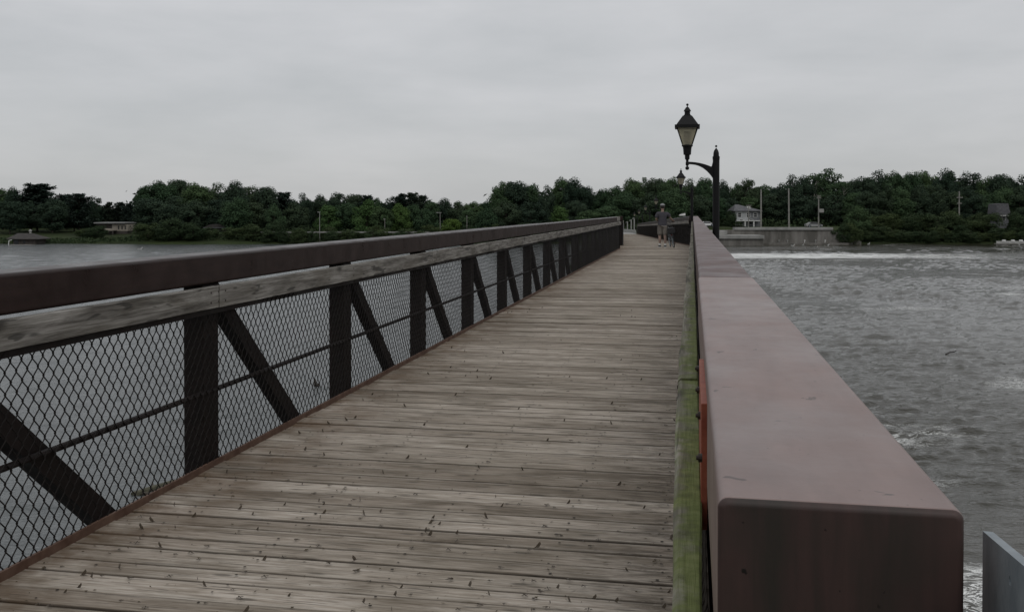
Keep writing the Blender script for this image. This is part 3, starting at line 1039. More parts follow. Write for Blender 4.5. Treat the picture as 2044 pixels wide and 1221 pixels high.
# plate with a real round hole
hc = A + (B_ - A) * .48; hc = Vector((hc.x, hc.y, hc.z - .022))
LH = Vector((d.x, d.y, 0)).length
s0 = (hc - A).dot(dn)
corners = [(-s0, A.z - hc.z), (LH - s0, B_.z - hc.z), (LH - s0, .55 - hc.z), (-s0, .55 - hc.z)]
angs = sorted([2 * math.pi * k / 12 + .01 for k in range(12)] + [math.atan2(c[1], c[0]) % (2 * math.pi) for c in corners])
loc_ = lambda p: p - Vector((A.x, A.y, 0))
ring, outer = [], []
for t in angs:
    cx_, sx_ = math.cos(t), math.sin(t)
    best = 1e9
    for k in range(4):
        (x1_, y1_), (x2_, y2_) = corners[k], corners[(k + 1) % 4]
        ex, ey = x2_ - x1_, y2_ - y1_
        den = cx_ * ey - sx_ * ex
        if abs(den) < 1e-9: continue
        tt = (x1_ * ey - y1_ * ex) / den
        uu = (x1_ * sx_ - y1_ * cx_) / den
        if tt > 0 and -1e-5 <= uu <= 1 + 1e-5: best = min(best, tt)
    ring.append(hc + dn * .0032 * cx_ + Vector((0, 0, .0042 * sx_)))
    outer.append(hc + dn * best * cx_ + Vector((0, 0, best * sx_)))
K = len(angs)
vv = [loc_(p) for p in ring] + [loc_(p) for p in outer] + [loc_(p + nn_) for p in ring] + [loc_(p + nn_) for p in outer]
ff = []
for k in range(K):
    j = (k + 1) % K
    ff += [(k, j, K + j, K + k), (2 * K + k, 3 * K + k, 3 * K + j, 2 * K + j), (k, 2 * K + k, 2 * K + j, j), (K + k, K + j, 3 * K + j, 3 * K + k)]
q.add(vv, ff)
q.build('plate', M_galv, gp)
q = MB(); hs = loc_(hc)
q.box((.02, -.35, .30), (.10, -.05, .56), .004)
q.build('bracket', M_galv, gp)

# ------------------------------------------------------------------ lantern posts on the outside of the right railing
mg = bpy.data.materials.new('frosted_amber_glass'); mg.use_nodes = True
t = mg.node_tree; bb_ = t.nodes['Principled BSDF']
bb_.inputs['Base Color'].default_value = (.50, .49, .42, 1); bb_.inputs['Roughness'].default_value = .45
tr_ = t.nodes.new('ShaderNodeBsdfTranslucent'); tr_.inputs[0].default_value = (.78, .75, .62, 1)
tp_ = t.nodes.new('ShaderNodeBsdfTransparent'); tp_.inputs[0].default_value = (.80, .76, .60, 1)
m1 = t.nodes.new('ShaderNodeMixShader'); m1.inputs[0].default_value = .62
m2 = t.nodes.new('ShaderNodeMixShader'); m2.inputs[0].default_value = .22
t.links.new(bb_.outputs[0], m1.inputs[1]); t.links.new(tr_.outputs[0], m1.inputs[2])
t.links.new(m1.outputs[0], m2.inputs[1]); t.links.new(tp_.outputs[0], m2.inputs[2])
t.links.new(m2.outputs[0], t.nodes['Material Output'].inputs[0])
M_lampin = mat('amber_lamp_chimney', (.16, .12, .06), .5)[0]

def make_lamp(label):
    o = thing('lantern_post', label, 'street lamp', group='lantern posts along the right side of the footbridge')
    zz = lambda y: 3.357 - y * .001034          # measured rows -> height above the deck
    k = .001034
    q = MB()
    q.lathe([(.064, -.62), (.064, -.45), (.054, -.44), (.052, zz(1000)), (.056, zz(965)), (.056, zz(940)), (.046, zz(938)), (.042, zz(880)), (.030, zz(845)), (.022, zz(835)), (.006, zz(812))], 16)
    q.ball((0, 0, zz(785)), .018, 12, 8)
    q.box((-.16, -.04, -.30), (-.02, .04, -.24)); q.box((-.16, -.04, .80), (-.02, .04, .86))
    q.build('pole', M_black, o, smooth=False)
    hx = -.445
    q = MB()
    # curved bracket arm: a flat bar that thickens into a haunch against the pole
    up, lo = [], []
    for i in range(13):
        u = i / 12
        X_ = 560 + (905 - 560) * u
        up.append((X_, 1016 + 10 * u + 66 * u ** 2.2))
        lo.append((X_, 1054 + 6 * u + 170 * u ** 2.6))
    up += [(915, 1085), (925, 1040), (932, 1015), (960, 1000)]
    lo += [(925, 1260), (940, 1290), (960, 1300)]
    poly = [((X_ - 980) * k, zz(Y_)) for X_, Y_ in up] + [((X_ - 980) * k, zz(Y_)) for X_, Y_ in reversed(lo)]
    q.prism(poly, -.022, .022, 'xz')
    q.build('bracket_arm', M_black, o)
    q = MB()
    c = (hx, 0, 0)
    q.lathe([(.010, zz(1108)), (.012, zz(1080)), (.024, zz(1068)), (.026, zz(1030)), (.020, zz(1012)), (.022, zz(985)), (.036, zz(975)), (.038, zz(915)), (.058, zz(908)), (.064, zz(830)), (.070, zz(790)), (.086, zz(780)), (.086, zz(765)), (.070, zz(758))], 14, c)
    q.ball((hx, 0, zz(1112)), .031, 12, 8)
    q.build('stem', M_black, o)
    h = thing('lantern_head', None, None, (0, 0, 0)); h.parent = o
    s4 = math.sqrt(2)
    q = MB()
    # roof and finial
    q.lathe([(.195 * s4 * .985, zz(508)), (.195 * s4 * .985, zz(462)), (.168 * s4, zz(460)), (.072 * s4, zz(322)), (.060 * s4, zz(318))], 4, c, math.pi / 4)
    q.lathe([(.058, zz(320)), (.056, zz(303)), (.044, zz(300)), (.043, zz(255)), (.058, zz(250)), (.054, zz(238)), (.040, zz(215)), (.022, zz(190)), (.007, zz(180)), (.006, zz(165))], 14, c)
    q.ball((hx, 0, zz(150)), .020, 12, 8)
    q.build('lantern_roof', M_black, h)
    q = MB()
    for sx in (-1, 1):
        for sy in (-1, 1):
            q.tube([(hx + sx * .155, sy * .155, zz(508)), (hx + sx * .072, sy * .072, zz(762))], .0085, 6)
    q.build('lantern_frame', M_black, h)
    q = MB()
    q.lathe([(.066 * s4, zz(758)), (.150 * s4, zz(510))], 4, c, math.pi / 4)
    q.f = q.f[:4]
    q.build('glass_pane', mg, h)
    q = MB()
    q.lathe([(.03, zz(752)), (.050, zz(740)), (.055, zz(565)), (.03, zz(555))], 12, c)
    q.build('lamp_chimney', M_lampin, h)
    return o
L1 = make_lamp('tallest black lantern post, nearest to the viewer, outside the right railing')
# positions: head column px, distance; deck height along the spans
def deck_z(D):
    return 0 if D < 41 else -SLOPE * (D - 41.1)
lamps = [(1371.5, 15.0, 0.0, None),
         (1359, 39.0, .02, 'second lantern post, just above the person with the bicycle'),
         (1309.5, 73, None, 'third lantern post, its head just left of the walking person'),
         (1288.5, 97, None, 'fourth lantern post, small against the dark trees'),
         (1275.5, 121, None, 'fifth lantern post, tiny above the white posts'),
         (1266.5, 145, None, 'farthest tiny lantern post, right over the white posts')]
for i, (px, D_, z_, lb) in enumerate(lamps):
    o = L1 if i == 0 else copy_tree(L1)
    if lb: o['label'] = lb
    # a world point for the head, then step back to the pole
    rz = 0.0 if i < 2 else a2
    hd = cw((px - 1022) * D_ / F, D_, 0)
    off = Matrix.Rotation(rz, 3, 'Z') @ Vector((.445, 0, 0))
    z_ = deck_z(D_) if z_ is None else z_
    o.location = (hd.x + off.x, hd.y + off.y, z_)
    o.rotation_euler = (0, 0, rz)

# white-capped posts at the far end of the path
def make_wpost(label):
    o = thing('path_post', label, 'post', group='pale posts lining the path beyond the bridge')
    q = MB(); q.box((-.085, -.085, -.3), (.085, .085, 1.65), .012); q.build('post_shaft', M_paleconc, o)
    q = MB()
    q.prism([(-.30, 1.62), (.10, 1.70), (.10, 1.82), (-.02, 1.82), (-.28, 1.72)], -.10, .10, 'xz')
    q.build('post_cap', M_paleconc, o)
    return o
wp0 = make_wpost('tallest pale post with a slanted white cap beside the far path')
for i, (px, D_, sc_, lb) in enumerate([(1266, 150, 1.0, None), (1260, 155, .95, 'second pale post from the right beside the far path'), (1252.5, 170, .85, 'third pale post from the right beside the far path'), (1244.5, 180, .8, 'pale post next to the end of the left railing')]):
    o = wp0 if i == 0 else copy_tree(wp0)
    if lb: o['label'] = lb
    p = at(px, D_)
    zt = EYE + (419 - (434 + 4 * i)) * D_ / F
    o.location = (p.x, p.y, zt - 1.86 * sc_)
    o.scale = (1, 1, sc_)
    o.rotation_euler = (0, 0, TH)
q = MB()
pa, pb = at(1240, 176), at(1268, 145)
dv = (pb - pa).normalized(); nv = Vector((-dv.y, dv.x, 0)) * .15
q.add([pa - nv + Vector((0, 0, -4)), pb - nv + Vector((0, 0, -3.4)), pb + nv + Vector((0, 0, -3.4)), pa + nv + Vector((0, 0, -4)),
       pa - nv + Vector((0, 0, -1.95)), pb - nv + Vector((0, 0, -1.5)), pb + nv + Vector((0, 0, -1.5)), pa + nv + Vector((0, 0, -1.95))],
      [(0, 3, 2, 1), (4, 5, 6, 7), (0, 1, 5, 4), (1, 2, 6, 5), (2, 3, 7, 6), (3, 0, 4, 7)])
tag(q.build('parapet_wall', M_paleconc), 'low grey wall at the foot of the pale posts by the far path', 'wall')

# ------------------------------------------------------------------ trees
def leaf_mesh(name, centres, sizes, mat_, seed, aspect=1.0, flat=0.0, dirs=None, outw=None):
    """one small bent quad per leaf spray"""
    rs = np.random.RandomState(seed)
    n = len(centres)
    nrm = rs.normal(size=(n, 3))
    if outw is not None:
        nrm = nrm * .42 + outw
        nrm[:, 2] += flat * .4
    else:
        nrm[:, 2] = np.abs(nrm[:, 2]) + flat
    nrm /= np.linalg.norm(nrm, axis=1, keepdims=True)
    a = rs.normal(size=(n, 3))
    if dirs is not None: a = a * .35 + dirs
    u = np.cross(nrm, a); u /= np.linalg.norm(u, axis=1, keepdims=True) + 1e-9
    v = np.cross(nrm, u)
    if dirs is not None: u, v = v, u
    s = sizes[:, None]
    bend = nrm * s * .25
    c = centres
    V = np.stack([c - u * s * aspect - bend * .6, c - v * s * .62 + bend * .3, c + u * s * aspect - bend * .6, c + v * s * .62 + bend * .3], 1).reshape(-1, 3)
    me_ = bpy.data.meshes.new(name)
    me_.vertices.add(n * 4); me_.loops.add(n * 4); me_.polygons.add(n)
    me_.vertices.foreach_set('co', V.astype(np.float32).ravel())
    me_.loops.foreach_set('vertex_index', np.arange(n * 4, dtype=np.int32))
    me_.polygons.foreach_set('loop_start', np.arange(0, n * 4, 4, dtype=np.int32))
    me_.update(calc_edges=True)
    me_.materials.append(mat_)
    return me_

HP, WP = 12.0, 9.0
def crown_points(kind, seed, dens=1.0):
    rs = np.random.RandomState(seed)
    C, S, lob, O = [], [], [], []
    if kind == 'pine':
        for k in range(17):
            z = HP * (.16 + .84 * (k / 17) ** .9)
            rad = WP * .60 * (1 - (k / 17) ** 3.0 * .85) * (.6 + .6 * rs.rand()) + .4
            for j in range(5 + rs.randint(3)):
                a = rs.rand() * 6.283
                L_ = rad * (.55 + .5 * rs.rand())
                m_ = int(70 * dens)
                tt = rs.rand(m_) ** .7
                w_ = .35 + .55 * tt
                p = np.stack([np.cos(a) * L_ * tt + rs.normal(size=m_) * w_ * .5, np.sin(a) * L_ * tt + rs.normal(size=m_) * w_ * .5, z + .30 * L_ * tt ** 2 + rs.normal(size=m_) * .16 - .15], 1)
                C.append(p); S.append(.16 + .20 * rs.rand(m_)); lob.append((np.cos(a) * L_, np.sin(a) * L_, z + .3 * L_))
        return np.concatenate(C), np.concatenate(S), lob, None
    if kind == 'tall':
        n, rz, rxy, zc, lr = 34, .40, .42, .60, (.07, .13)
    elif kind == 'cone':
        n, rz, rxy, zc, lr = 50, .47, .40, .50, (.12, .2)
    elif kind == 'bush':
        n, rz, rxy, zc, lr = 44, .46, .48, .46, (.13, .22)
    else:
        n, rz, rxy, zc, lr = 64, .44, .42, .55, (.11, .19)
    for k in range(n):
        d = rs.normal(size=3); d /= np.linalg.norm(d)
        rr = (.35 + .65 * rs.rand() ** .5)
        p = d * rr
        taper = 1.0
        if kind == 'cone':
            taper = 1.15 - .55 * max(0, p[2])
        c = np.array([p[0] * WP * rxy * taper, p[1] * WP * rxy * taper, HP * (zc + rz * p[2])])
        r = WP * (lr[0] + (lr[1] - lr[0]) * rs.rand())
        if c[2] - r * .3 < .3: c[2] = .3 + r * .3
        m_ = int((150 if kind != 'tall' else 95) * dens * (r / (WP * .15)) ** 1.5)
        q_ = rs.normal(size=(m_, 3)); q_ /= np.linalg.norm(q_, axis=1, keepdims=True)
        rad = r * (.45 + .6 * rs.rand(m_) ** .6)
        # sub clumps give a broken outline
        jit = rs.normal(size=(6, 3)); jit /= np.linalg.norm(jit, axis=1, keepdims=True)
        q_ = q_ * rad[:, None] * np.array([1, 1, .78])
        near = (q_ @ jit.T).max(1) / r
        q_ *= (.82 + .35 * near)[:, None]
        C.append(c + q_); S.append(.12 + .17 * rs.rand(m_)); lob.append(tuple(c)); O.append(q_ / r * 1.1 + .25 * p)
    return np.concatenate(C), np.concatenate(S), lob, np.concatenate(O)

def tree_proto(kind, seed, leafm, barkm, name, dens=1.0):
    C, S, lob, O = crown_points(kind, seed, dens * 1.25)
    if kind != 'pine':
        ok = np.hypot(C[:, 0], C[:, 1]) < WP * .53
        C, S, O = C[ok], S[ok], O[ok]
    if kind == 'pine':
        cm = leaf_mesh('crown', C, S, leafm, seed, aspect=1.5, flat=1.5)
    else:
        cm = leaf_mesh('crown', C, S, leafm, seed, aspect=1.0, flat=.5, outw=O)
    q = MB()
    rs = random.Random(seed)
    top = HP * (.95 if kind == 'pine' else .72)
    n = 7
    pts = [(rs.uniform(-.1, .1) * i * .5, rs.uniform(-.1, .1) * i * .5, -1.2 + (top + 1.2) * i / (n - 1)) for i in range(n)]
    r0 = .26
    q.tube(pts, [r0 * (1 - .82 * i / (n - 1)) for i in range(n)], 7)
    for l in rs.sample(lob, min(len(lob), 16 if kind != 'pine' else 22)):
        zf = max(HP * .18, min(top * .96, l[2] - (1.2 if kind != 'pine' else .6) - .25 * math.hypot(l[0], l[1])))
        f = (zf + 1.2) / (top + 1.2) * (n - 1)
        i = min(n - 2, int(f)); u = f - i
        s_ = Vector(pts[i]).lerp(Vector(pts[i + 1]), u)
        e = Vector(l)
        mid = s_.lerp(e, .5) + Vector((0, 0, .25))
        q.tube([s_, mid, e], [.09, .055, .02], 5, caps=False)
    tm = q.mesh('trunk', barkm)
    return name, cm, tm
PR = {}
PR['round'] = [tree_proto('round', 21 + i, M_leaf, M_bark, 'broadleaf_tree') for i in range(4)]
PR['oak'] = [tree_proto('round', 41 + i, M_leafd, M_bark, 'broadleaf_tree') for i in range(4)]
PR['pine'] = [tree_proto('pine', 61 + i, M_pine, M_bark, 'pine_tree') for i in range(3)]
PR['tall'] = [tree_proto('tall', 71 + i, M_leaf, M_palebark, 'cottonwood_tree') for i in range(2)]
PR['light'] = [tree_proto('cone', 81 + i, M_light, M_bark, 'maple_tree') for i in range(3)]
PR['cone'] = [tree_proto('cone', 91 + i, M_leaf, M_bark, 'young_tree') for i in range(2)]
PR['lime'] = [tree_proto('bush', 99, M_lime, M_bark, 'round_tree')]
PR['bush'] = [tree_proto('bush', 101 + i, M_bush, M_bark, 'riverside_shrub', .8) for i in range(4)]
KN = dict(round='mid green broadleaf tree', oak='dark broadleaf tree', pine='dark ragged pine', tall='open crowned sparse tree', light='light green rounded tree', cone='green oval tree', lime='small lime green round tree', bush='leafy shrub')
LM = [(40, 'the brown boathouse'), (125, 'the shore lawn'), (218, 'the cream house'), (330, 'the left of the dark grove'), (430, 'the cabin'), (548, "the fence's left end"), (638, 'the white lamp pole'), (740, "the fence's middle"), (830, "the fence's right end"), (898, 'the lime green tree'), (1036, 'the tall trees past the rail'), (1115, 'the middle of the left rail'), (1180, "the left railing's end"), (1266, 'the white path posts'), (1323, 'the walking person'), (1382, 'the second lantern post'), (1437, 'the nearest lantern post'), (1490, 'the white house'), (1547, 'the two bare poles'), (1634, 'the transformer pole'), (1700, "the river wall's right end"), (1800, 'the shrubby right shore'), (1914, 'the pole in the shrubs'), (2010, 'the grey house')]
made = []
cnt = {}
def tree(kind, px, top, wpx, D_, row):
    k = cnt[kind] = cnt.get(kind, -1) + 1
    name, cm, tm = PR[kind][k % len(PR[kind])]
    p = at(px, D_)
    p.z = max(gz(p), WATER + .1) - .1
    ztop = EYE + (419 - top) * D_ / F
    hh = ztop - p.z
    ww = wpx * D_ / F
    kidx = (k * 2.399) % 6.283
    o = thing(name, 'x', 'shrub' if kind == 'bush' else 'tree', p, kidx)
    o.scale = (ww / WP * 1.12, ww / WP * 1.12, hh / HP * .985)
    link('crown', cm, o)
    link('trunk', tm, o)
    size = 'tall' if hh > 14.5 else ('low' if hh < 7 else '')
    near = min(LM, key=lambda l: abs(l[0] - px))[1]
    rel = {'sky': 'on the skyline over', 'mid': 'below the skyline behind', 'front': 'by the water near', 'back': ''}[row]
    if kind == 'bush': rel = {'front': 'at the waterline near', 'mid': 'higher up the bank near', 'sky': '', 'back': ''}[row]
    lab = ' '.join((size + ' ' + KN[kind] + ' ' + rel + ' ' + near).split())
    made.append([o, px, lab, row, kind])
    return o
rt = random.Random(77)
SKY = [ # kind, px, top row, width px
 ('round', 6, 375, 44), ('oak', 28, 376, 34), ('pine', 74, 365, 70), ('pine', 132, 386, 46), ('pine', 158, 384, 42), ('oak', 192, 393, 26), ('pine', 218, 402, 24), ('pine', 240, 402, 26), ('pine', 256, 404, 22),
 ('round', 290, 366, 40), ('round', 318, 361, 60), ('oak', 352, 357, 62), ('round', 392, 367, 56), ('oak', 430, 366, 58), ('oak', 466, 364, 52), ('oak', 500, 371, 50), ('oak', 534, 371, 46),
 ('pine', 568, 382, 42), ('oak', 606, 386, 34), ('oak', 642, 390, 34), ('oak', 676, 384, 46), ('oak', 706, 386, 44), ('pine', 734, 388, 34), ('round', 752, 394, 30), ('oak', 775, 396, 32),
 ('pine', 800, 384, 34), ('pine', 824, 383, 32), ('pine', 843, 388, 26), ('round', 860, 397, 30), ('oak', 884, 397, 36), ('oak', 912, 401, 36), ('round', 944, 402, 38), ('round', 972, 402, 34),
 ('round', 1002, 362, 44), ('oak', 1030, 360, 50), ('round', 1060, 363, 46), ('oak', 1092, 371, 34), ('round', 1124, 354, 44), ('oak', 1150, 358, 44), ('oak', 1176, 372, 40), ('round', 1204, 378, 38),
 ('round', 1234, 370, 40), ('round', 1262, 352, 44), ('tall', 1278, 349, 40), ('oak', 1308, 354, 40), ('round', 1340, 354, 46), ('oak', 1378, 358, 44), ('round', 1408, 356, 40),
 ('oak', 1440, 362, 30), ('round', 1468, 365, 30), ('oak', 1490, 357, 46), ('round', 1524, 365, 40), ('oak', 1552, 372, 32), ('oak', 1578, 350, 44), ('oak', 1606, 354, 40), ('tall', 1626, 336, 66), ('tall', 1650, 331, 66), ('tall', 1684, 354, 52), ('oak', 1700, 360, 44),
 ('oak', 1726, 351, 50), ('oak', 1758, 341, 54), ('round', 1788, 342, 46), ('round', 1818, 345, 44), ('round', 1850, 340, 46), ('oak', 1886, 341, 46), ('tall', 1908, 337, 50), ('oak', 1934, 343, 50), ('round', 1972, 349, 40), ('oak', 1998, 346, 46), ('oak', 2036, 351, 54), ('oak', 2075, 346, 60), ('round', -40, 378, 60), ('oak', -90, 372, 60), ('round', 2130, 350, 60)]
for kd, px, tp, wd in SKY:
    tree(kd, px, tp + 1, wd * 1.12, rt.uniform(238, 262), 'sky')
MID = [('oak', 20, 400, 60, 232), ('oak', 62, 402, 56, 240), ('oak', 104, 398, 60, 236), ('oak', 148, 404, 52, 243), ('oak', 300, 395, 66, 226), ('oak', 345, 392, 76, 224), ('oak', 395, 402, 66, 226), ('oak', 440, 398, 70, 230), ('oak', 500, 402, 60, 228),
 ('cone', 548, 406, 38, 218), ('round', 470, 394, 60, 222), ('oak', 590, 405, 50, 232), ('light', 655, 407, 52, 224), ('round', 690, 402, 56, 226), ('light', 732, 394, 58, 222), ('round', 762, 412, 46, 220), ('light', 800, 404, 46, 222), ('round', 822, 410, 40, 226), ('cone', 853, 416, 50, 220), ('lime', 898, 430, 42, 216),
 ('round', 940, 418, 50, 224), ('cone', 972, 416, 46, 220), ('oak', 1010, 405, 60, 226), ('oak', 1060, 402, 60, 228), ('light', 1116, 410, 48, 218), ('oak', 1150, 400, 50, 228), ('round', 1175, 418, 50, 222), ('round', 1212, 410, 52, 224),
 ('round', 1250, 385, 56, 228), ('oak', 1290, 388, 60, 226), ('round', 1345, 376, 66, 222), ('oak', 1395, 392, 60, 228), ('round', 1425, 390, 50, 232), ('oak', 1455, 395, 46, 246), ('round', 1500, 392, 50, 246), ('oak', 1545, 385, 56, 244), ('oak', 1590, 384, 60, 242), ('oak', 1628, 395, 56, 244), ('oak', 1668, 388, 56, 238)]
for kd, px, tp, wd, D_ in MID:
    tree(kd, px, tp, wd, D_, 'mid')
for px in range(1700, 2100, 34):
    tree(rt.choice(['oak', 'round', 'oak']), px + rt.uniform(-6, 6), rt.uniform(368, 386), 50, rt.uniform(230, 236), 'mid')
# shrubs: right bank, stacked up the slope
for px in range(1696, 2080, 20):
    tree('bush', px + rt.uniform(-5, 5), rt.uniform(445, 462), rt.uniform(30, 42), rt.uniform(211, 213.5), 'front')
for px in range(1702, 2090, 27):
    if 1985 < px < 2015: continue
    tree('bush', px + rt.uniform(-6, 6), rt.uniform(414, 432), rt.uniform(38, 54), rt.uniform(216, 221), 'mid')
tree('cone', 1713, 408, 46, 214, 'front')
for px, tp, wd in ((1668, 452, 30), (1684, 444, 36), (1700, 440, 40)):
    tree('bush', px, tp, wd, 207.0, 'front')
for px, tp, wd in ((1459, 418, 22), (1470, 440, 20), (1482, 450, 14)):
    tree('bush', px, tp, wd, 221, 'mid')
# left bank shrubs
for px, tp, wd, D_ in [(188, 447, 46, 219), (166, 456, 30, 221), (296, 440, 50, 213), (340, 432, 60, 212), (385, 440, 54, 212), (420, 452, 36, 214), (470, 450, 44, 214), (505, 444, 46, 213), (548, 436, 40, 212), (600, 448, 36, 213), (624, 455, 18, 213), (656, 450, 34, 214), (700, 455, 50, 213), (755, 448, 44, 213), (810, 452, 40, 213), (860, 446, 44, 213), (935, 446, 40, 213), (985, 445, 44, 213), (1050, 440, 46, 214), (1095, 440, 44, 214), (1150, 436, 46, 214), (1195, 436, 46, 214), (1222, 432, 40, 213), (1290, 425, 44, 214), (1345, 430, 50, 213), (1388, 432, 40, 212)]:
    tree('bush', px, tp, wd, D_, 'front')
for px, tp, wd in ((536, 455, 30), (566, 460, 22), (597, 452, 30), (625, 458, 18), (663, 456, 30), (694, 459, 26), (745, 455, 34), (800, 458, 26), (838, 456, 24)):
    tree('bush', px, tp, wd, 210.2, 'front')
# labels: number like-worded trees from the left
from collections import defaultdict
g = defaultdict(list)
for m_ in made: g[m_[2]].append(m_)
ORD = ['leftmost', 'second', 'third', 'fourth', 'fifth', 'sixth', 'seventh', 'eighth']
for lab, ms in g.items():
    ms.sort(key=lambda a: a[1])
    for i, m_ in enumerate(ms):
        if len(ms) == 1: L_ = lab
        elif len(ms) == 2: L_ = ('left ' if i == 0 else 'right ') + lab
        else: L_ = (ORD[i] if i == 0 else ORD[i] + ' from left,') + ' ' + lab
        ws_ = L_.split()
        if len(ws_) > 16: L_ = L_.replace('from left, ', '').replace('from left ', '')
        if len(L_.split()) > 16: L_ = L_.replace('below the skyline ', '')
        m_[0]['label'] = L_
        m_[0]['group'] = {'sky': 'skyline trees on the far bank', 'mid': 'trees in front of the skyline trees', 'front': 'shrubs and trees along the far shore', 'back': 'wood'}[m_[3]]
# the dense wood behind, one mass
rs = np.random.RandomState(5)
env = sorted([(px, tp) for _, px, tp, _ in SKY])
ex = np.array([e[0] for e in env]); ey = np.array([e[1] for e in env])
CC, SS = [], []
for D_ in (272, 290):
    for px in np.concatenate([np.arange(-1500, -250, 16), np.arange(-250, 2300, 9), np.arange(2300, 4000, 16)]):
        tp = float(np.interp(px, ex, ey)) + 13 + rs.rand() * 16 + (D_ - 272) * .3
        ztop = EYE + (419 - tp) * D_ / F
        n_ = 150
        base = cw((px - 1022) * D_ / F, D_)
        zz_ = -6 + (ztop + 6) * rs.rand(n_) ** .8
        p = np.stack([base.x + rs.normal(size=n_) * 1.5, base.y + rs.normal(size=n_) * 2.2, zz_], 1)
        CC.append(p); SS.append(.45 + .5 * rs.rand(n_))
CC = np.concatenate(CC); SS = np.concatenate(SS)
tag(link('far_wood', leaf_mesh('far_wood', CC, SS, M_leafd, 3, flat=.3)), 'dense dark wood closing the view behind the far bank trees', 'wood', kind='stuff')
# ground cover along the shore
CC, SS = [], []
for px in np.concatenate([np.arange(-1200, -260, 12.0), np.arange(-260, 2300, 5.0), np.arange(2300, 3600, 12.0)]):
    if 1395 < px < 1692: continue
    for rep in range(3):
        D_ = 210.5 + rs.rand() * (5 if px < 280 else 9)
        p0_ = at(px + rs.rand() * 5, D_)
        z0_ = gz(p0_)
        n_ = 20
        hh_ = (.35 if px < 275 else 1.1) * (.5 + rs.rand())
        p = np.stack([p0_.x + rs.normal(size=n_) * .45, p0_.y + rs.normal(size=n_) * .6, z0_ + hh_ * rs.rand(n_)], 1)
        CC.append(p); SS.append(.10 + .16 * rs.rand(n_))
for px in np.concatenate([np.arange(270, 1400, 7.0), np.arange(1400, 1700, 4.0), np.arange(1400, 1700, 4.0)]):       # scrub under the trees
    for rep in range(3):
        D_ = (220 if px < 1395 else 234) + rs.rand() * 30
        p0_ = at(px + rs.rand() * 7, D_); z0_ = gz(p0_); n_ = 26
        p = np.stack([p0_.x + rs.normal(size=n_) * .9, p0_.y + rs.normal(size=n_) * 1.1, z0_ + 2.2 * rs.rand(n_) * rs.rand()], 1)
        CC.append(p); SS.append(.2 + .25 * rs.rand(n_))
CC = np.concatenate(CC); SS = np.concatenate(SS)
tag(link('shore_undergrowth', leaf_mesh('shore_undergrowth', CC, SS, M_bush, 8, flat=.2)), 'low tangled undergrowth and weeds along the far waterline', 'undergrowth', kind='stuff')

# ------------------------------------------------------------------ buildings
def framed(o_name, label, cat, px, D_, py_base, rz):
    p = at(px, D_, py_base)
    return thing(o_name, label, cat, p, TH + rz)
def window(par, x, y, z, w_, h_, face='-y', fm=M_whitep):
    q = MB()
    t_ = .07
    if face == '-y':
        q.box((x - w_ / 2 - t_, y - .05, z - h_ / 2 - t_), (x + w_ / 2 + t_, y - .002, z - h_ / 2))
        q.box((x - w_ / 2 - t_, y - .05, z + h_ / 2), (x + w_ / 2 + t_, y - .002, z + h_ / 2 + t_))
        q.box((x - w_ / 2 - t_, y - .05, z - h_ / 2), (x - w_ / 2, y - .002, z + h_ / 2))
        q.box((x + w_ / 2, y - .05, z - h_ / 2), (x + w_ / 2 + t_, y - .002, z + h_ / 2))
        q.box((x - w_ / 2, y - .04, z - .02), (x + w_ / 2, y - .004, z + .02))
        f_ = q.build('window', fm, par)
        q = MB(); q.box((x - w_ / 2, y - .028, z - h_ / 2), (x + w_ / 2, y - .010, z + h_ / 2)); q.build('pane', M_window, f_)
    else:
        q.box((x - .05, y - w_ / 2 - t_, z - h_ / 2 - t_), (x - .002, y + w_ / 2 + t_, z - h_ / 2))
        q.box((x - .05, y - w_ / 2 - t_, z + h_ / 2), (x - .002, y + w_ / 2 + t_, z + h_ / 2 + t_))
        q.box((x - .05, y - w_ / 2 - t_, z - h_ / 2), (x - .002, y - w_ / 2, z + h_ / 2))
        q.box((x - .05, y + w_ / 2, z - h_ / 2), (x - .002, y + w_ / 2 + t_, z + h_ / 2))
        f_ = q.build('window', fm, par)
        q = MB(); q.box((x - .028, y - w_ / 2, z - h_ / 2), (x - .010, y + w_ / 2, z + h_ / 2)); q.build('pane', M_window, f_)

# white two-storey house, hipped roof, above the concrete wall
D_ = 229
m = D_ / F
o = framed('two_storey_house', 'white two-storey house with a grey hipped roof above the concrete wall', 'house', 1492, D_, 454, R(0))
W_ = 48 * m; xl, xr = -24 * m, 25 * m
z1 = 22 * m; z2 = 39 * m - 1.0
yb = 6.0
q = MB(); q.box((xl, 0, -1.5), (2 * m, yb, z1 + 1.35)); q.build('wall', M_cream if False else noisy('white_siding', (.26, .27, .27), (.36, .37, .37), 1.0, .8, .2), o)
q = MB(); q.box((2 * m + .003, .05, -1.5), (xr, yb - .2, z1 + 1.3)); q.build('side_wall', M_greysid, o)
q = MB()
ov = .5; ze = z1 + 1.38; zr = 46 * m
q.add([(xl - ov, -ov, ze), (xr + ov, -ov, ze), (xr + ov, yb + ov, ze), (xl - ov, yb + ov, ze), (xl + .6, yb / 2, zr), (xl + 1.3, yb / 2, zr),
       (xl - ov, -ov, ze - .15), (xr + ov, -ov, ze - .15), (xr + ov, yb + ov, ze - .15), (xl - ov, yb + ov, ze - .15)],
      [(0, 1, 5, 4), (1, 2, 5), (2, 3, 4, 5), (3, 0, 4), (6, 9, 8, 7), (0, 6, 7, 1), (1, 7, 8, 2), (2, 8, 9, 3), (3, 9, 6, 0)])
rf = q.build('roof', M_shingle, o)
q = MB(); q.box((.2, .6, ze + .2), (1.0, 2.2, ze + .75)); q.prism([(.1, ze + .75), (1.1, ze + .75), (.6, ze + 1.0)], .5, 2.4, 'xz'); q.build('dormer', M_whitep, rf)
for x in (-1.9, 0.2, 1.9):
    window(o, x, 0, z1 + .35, .75, 1.05)
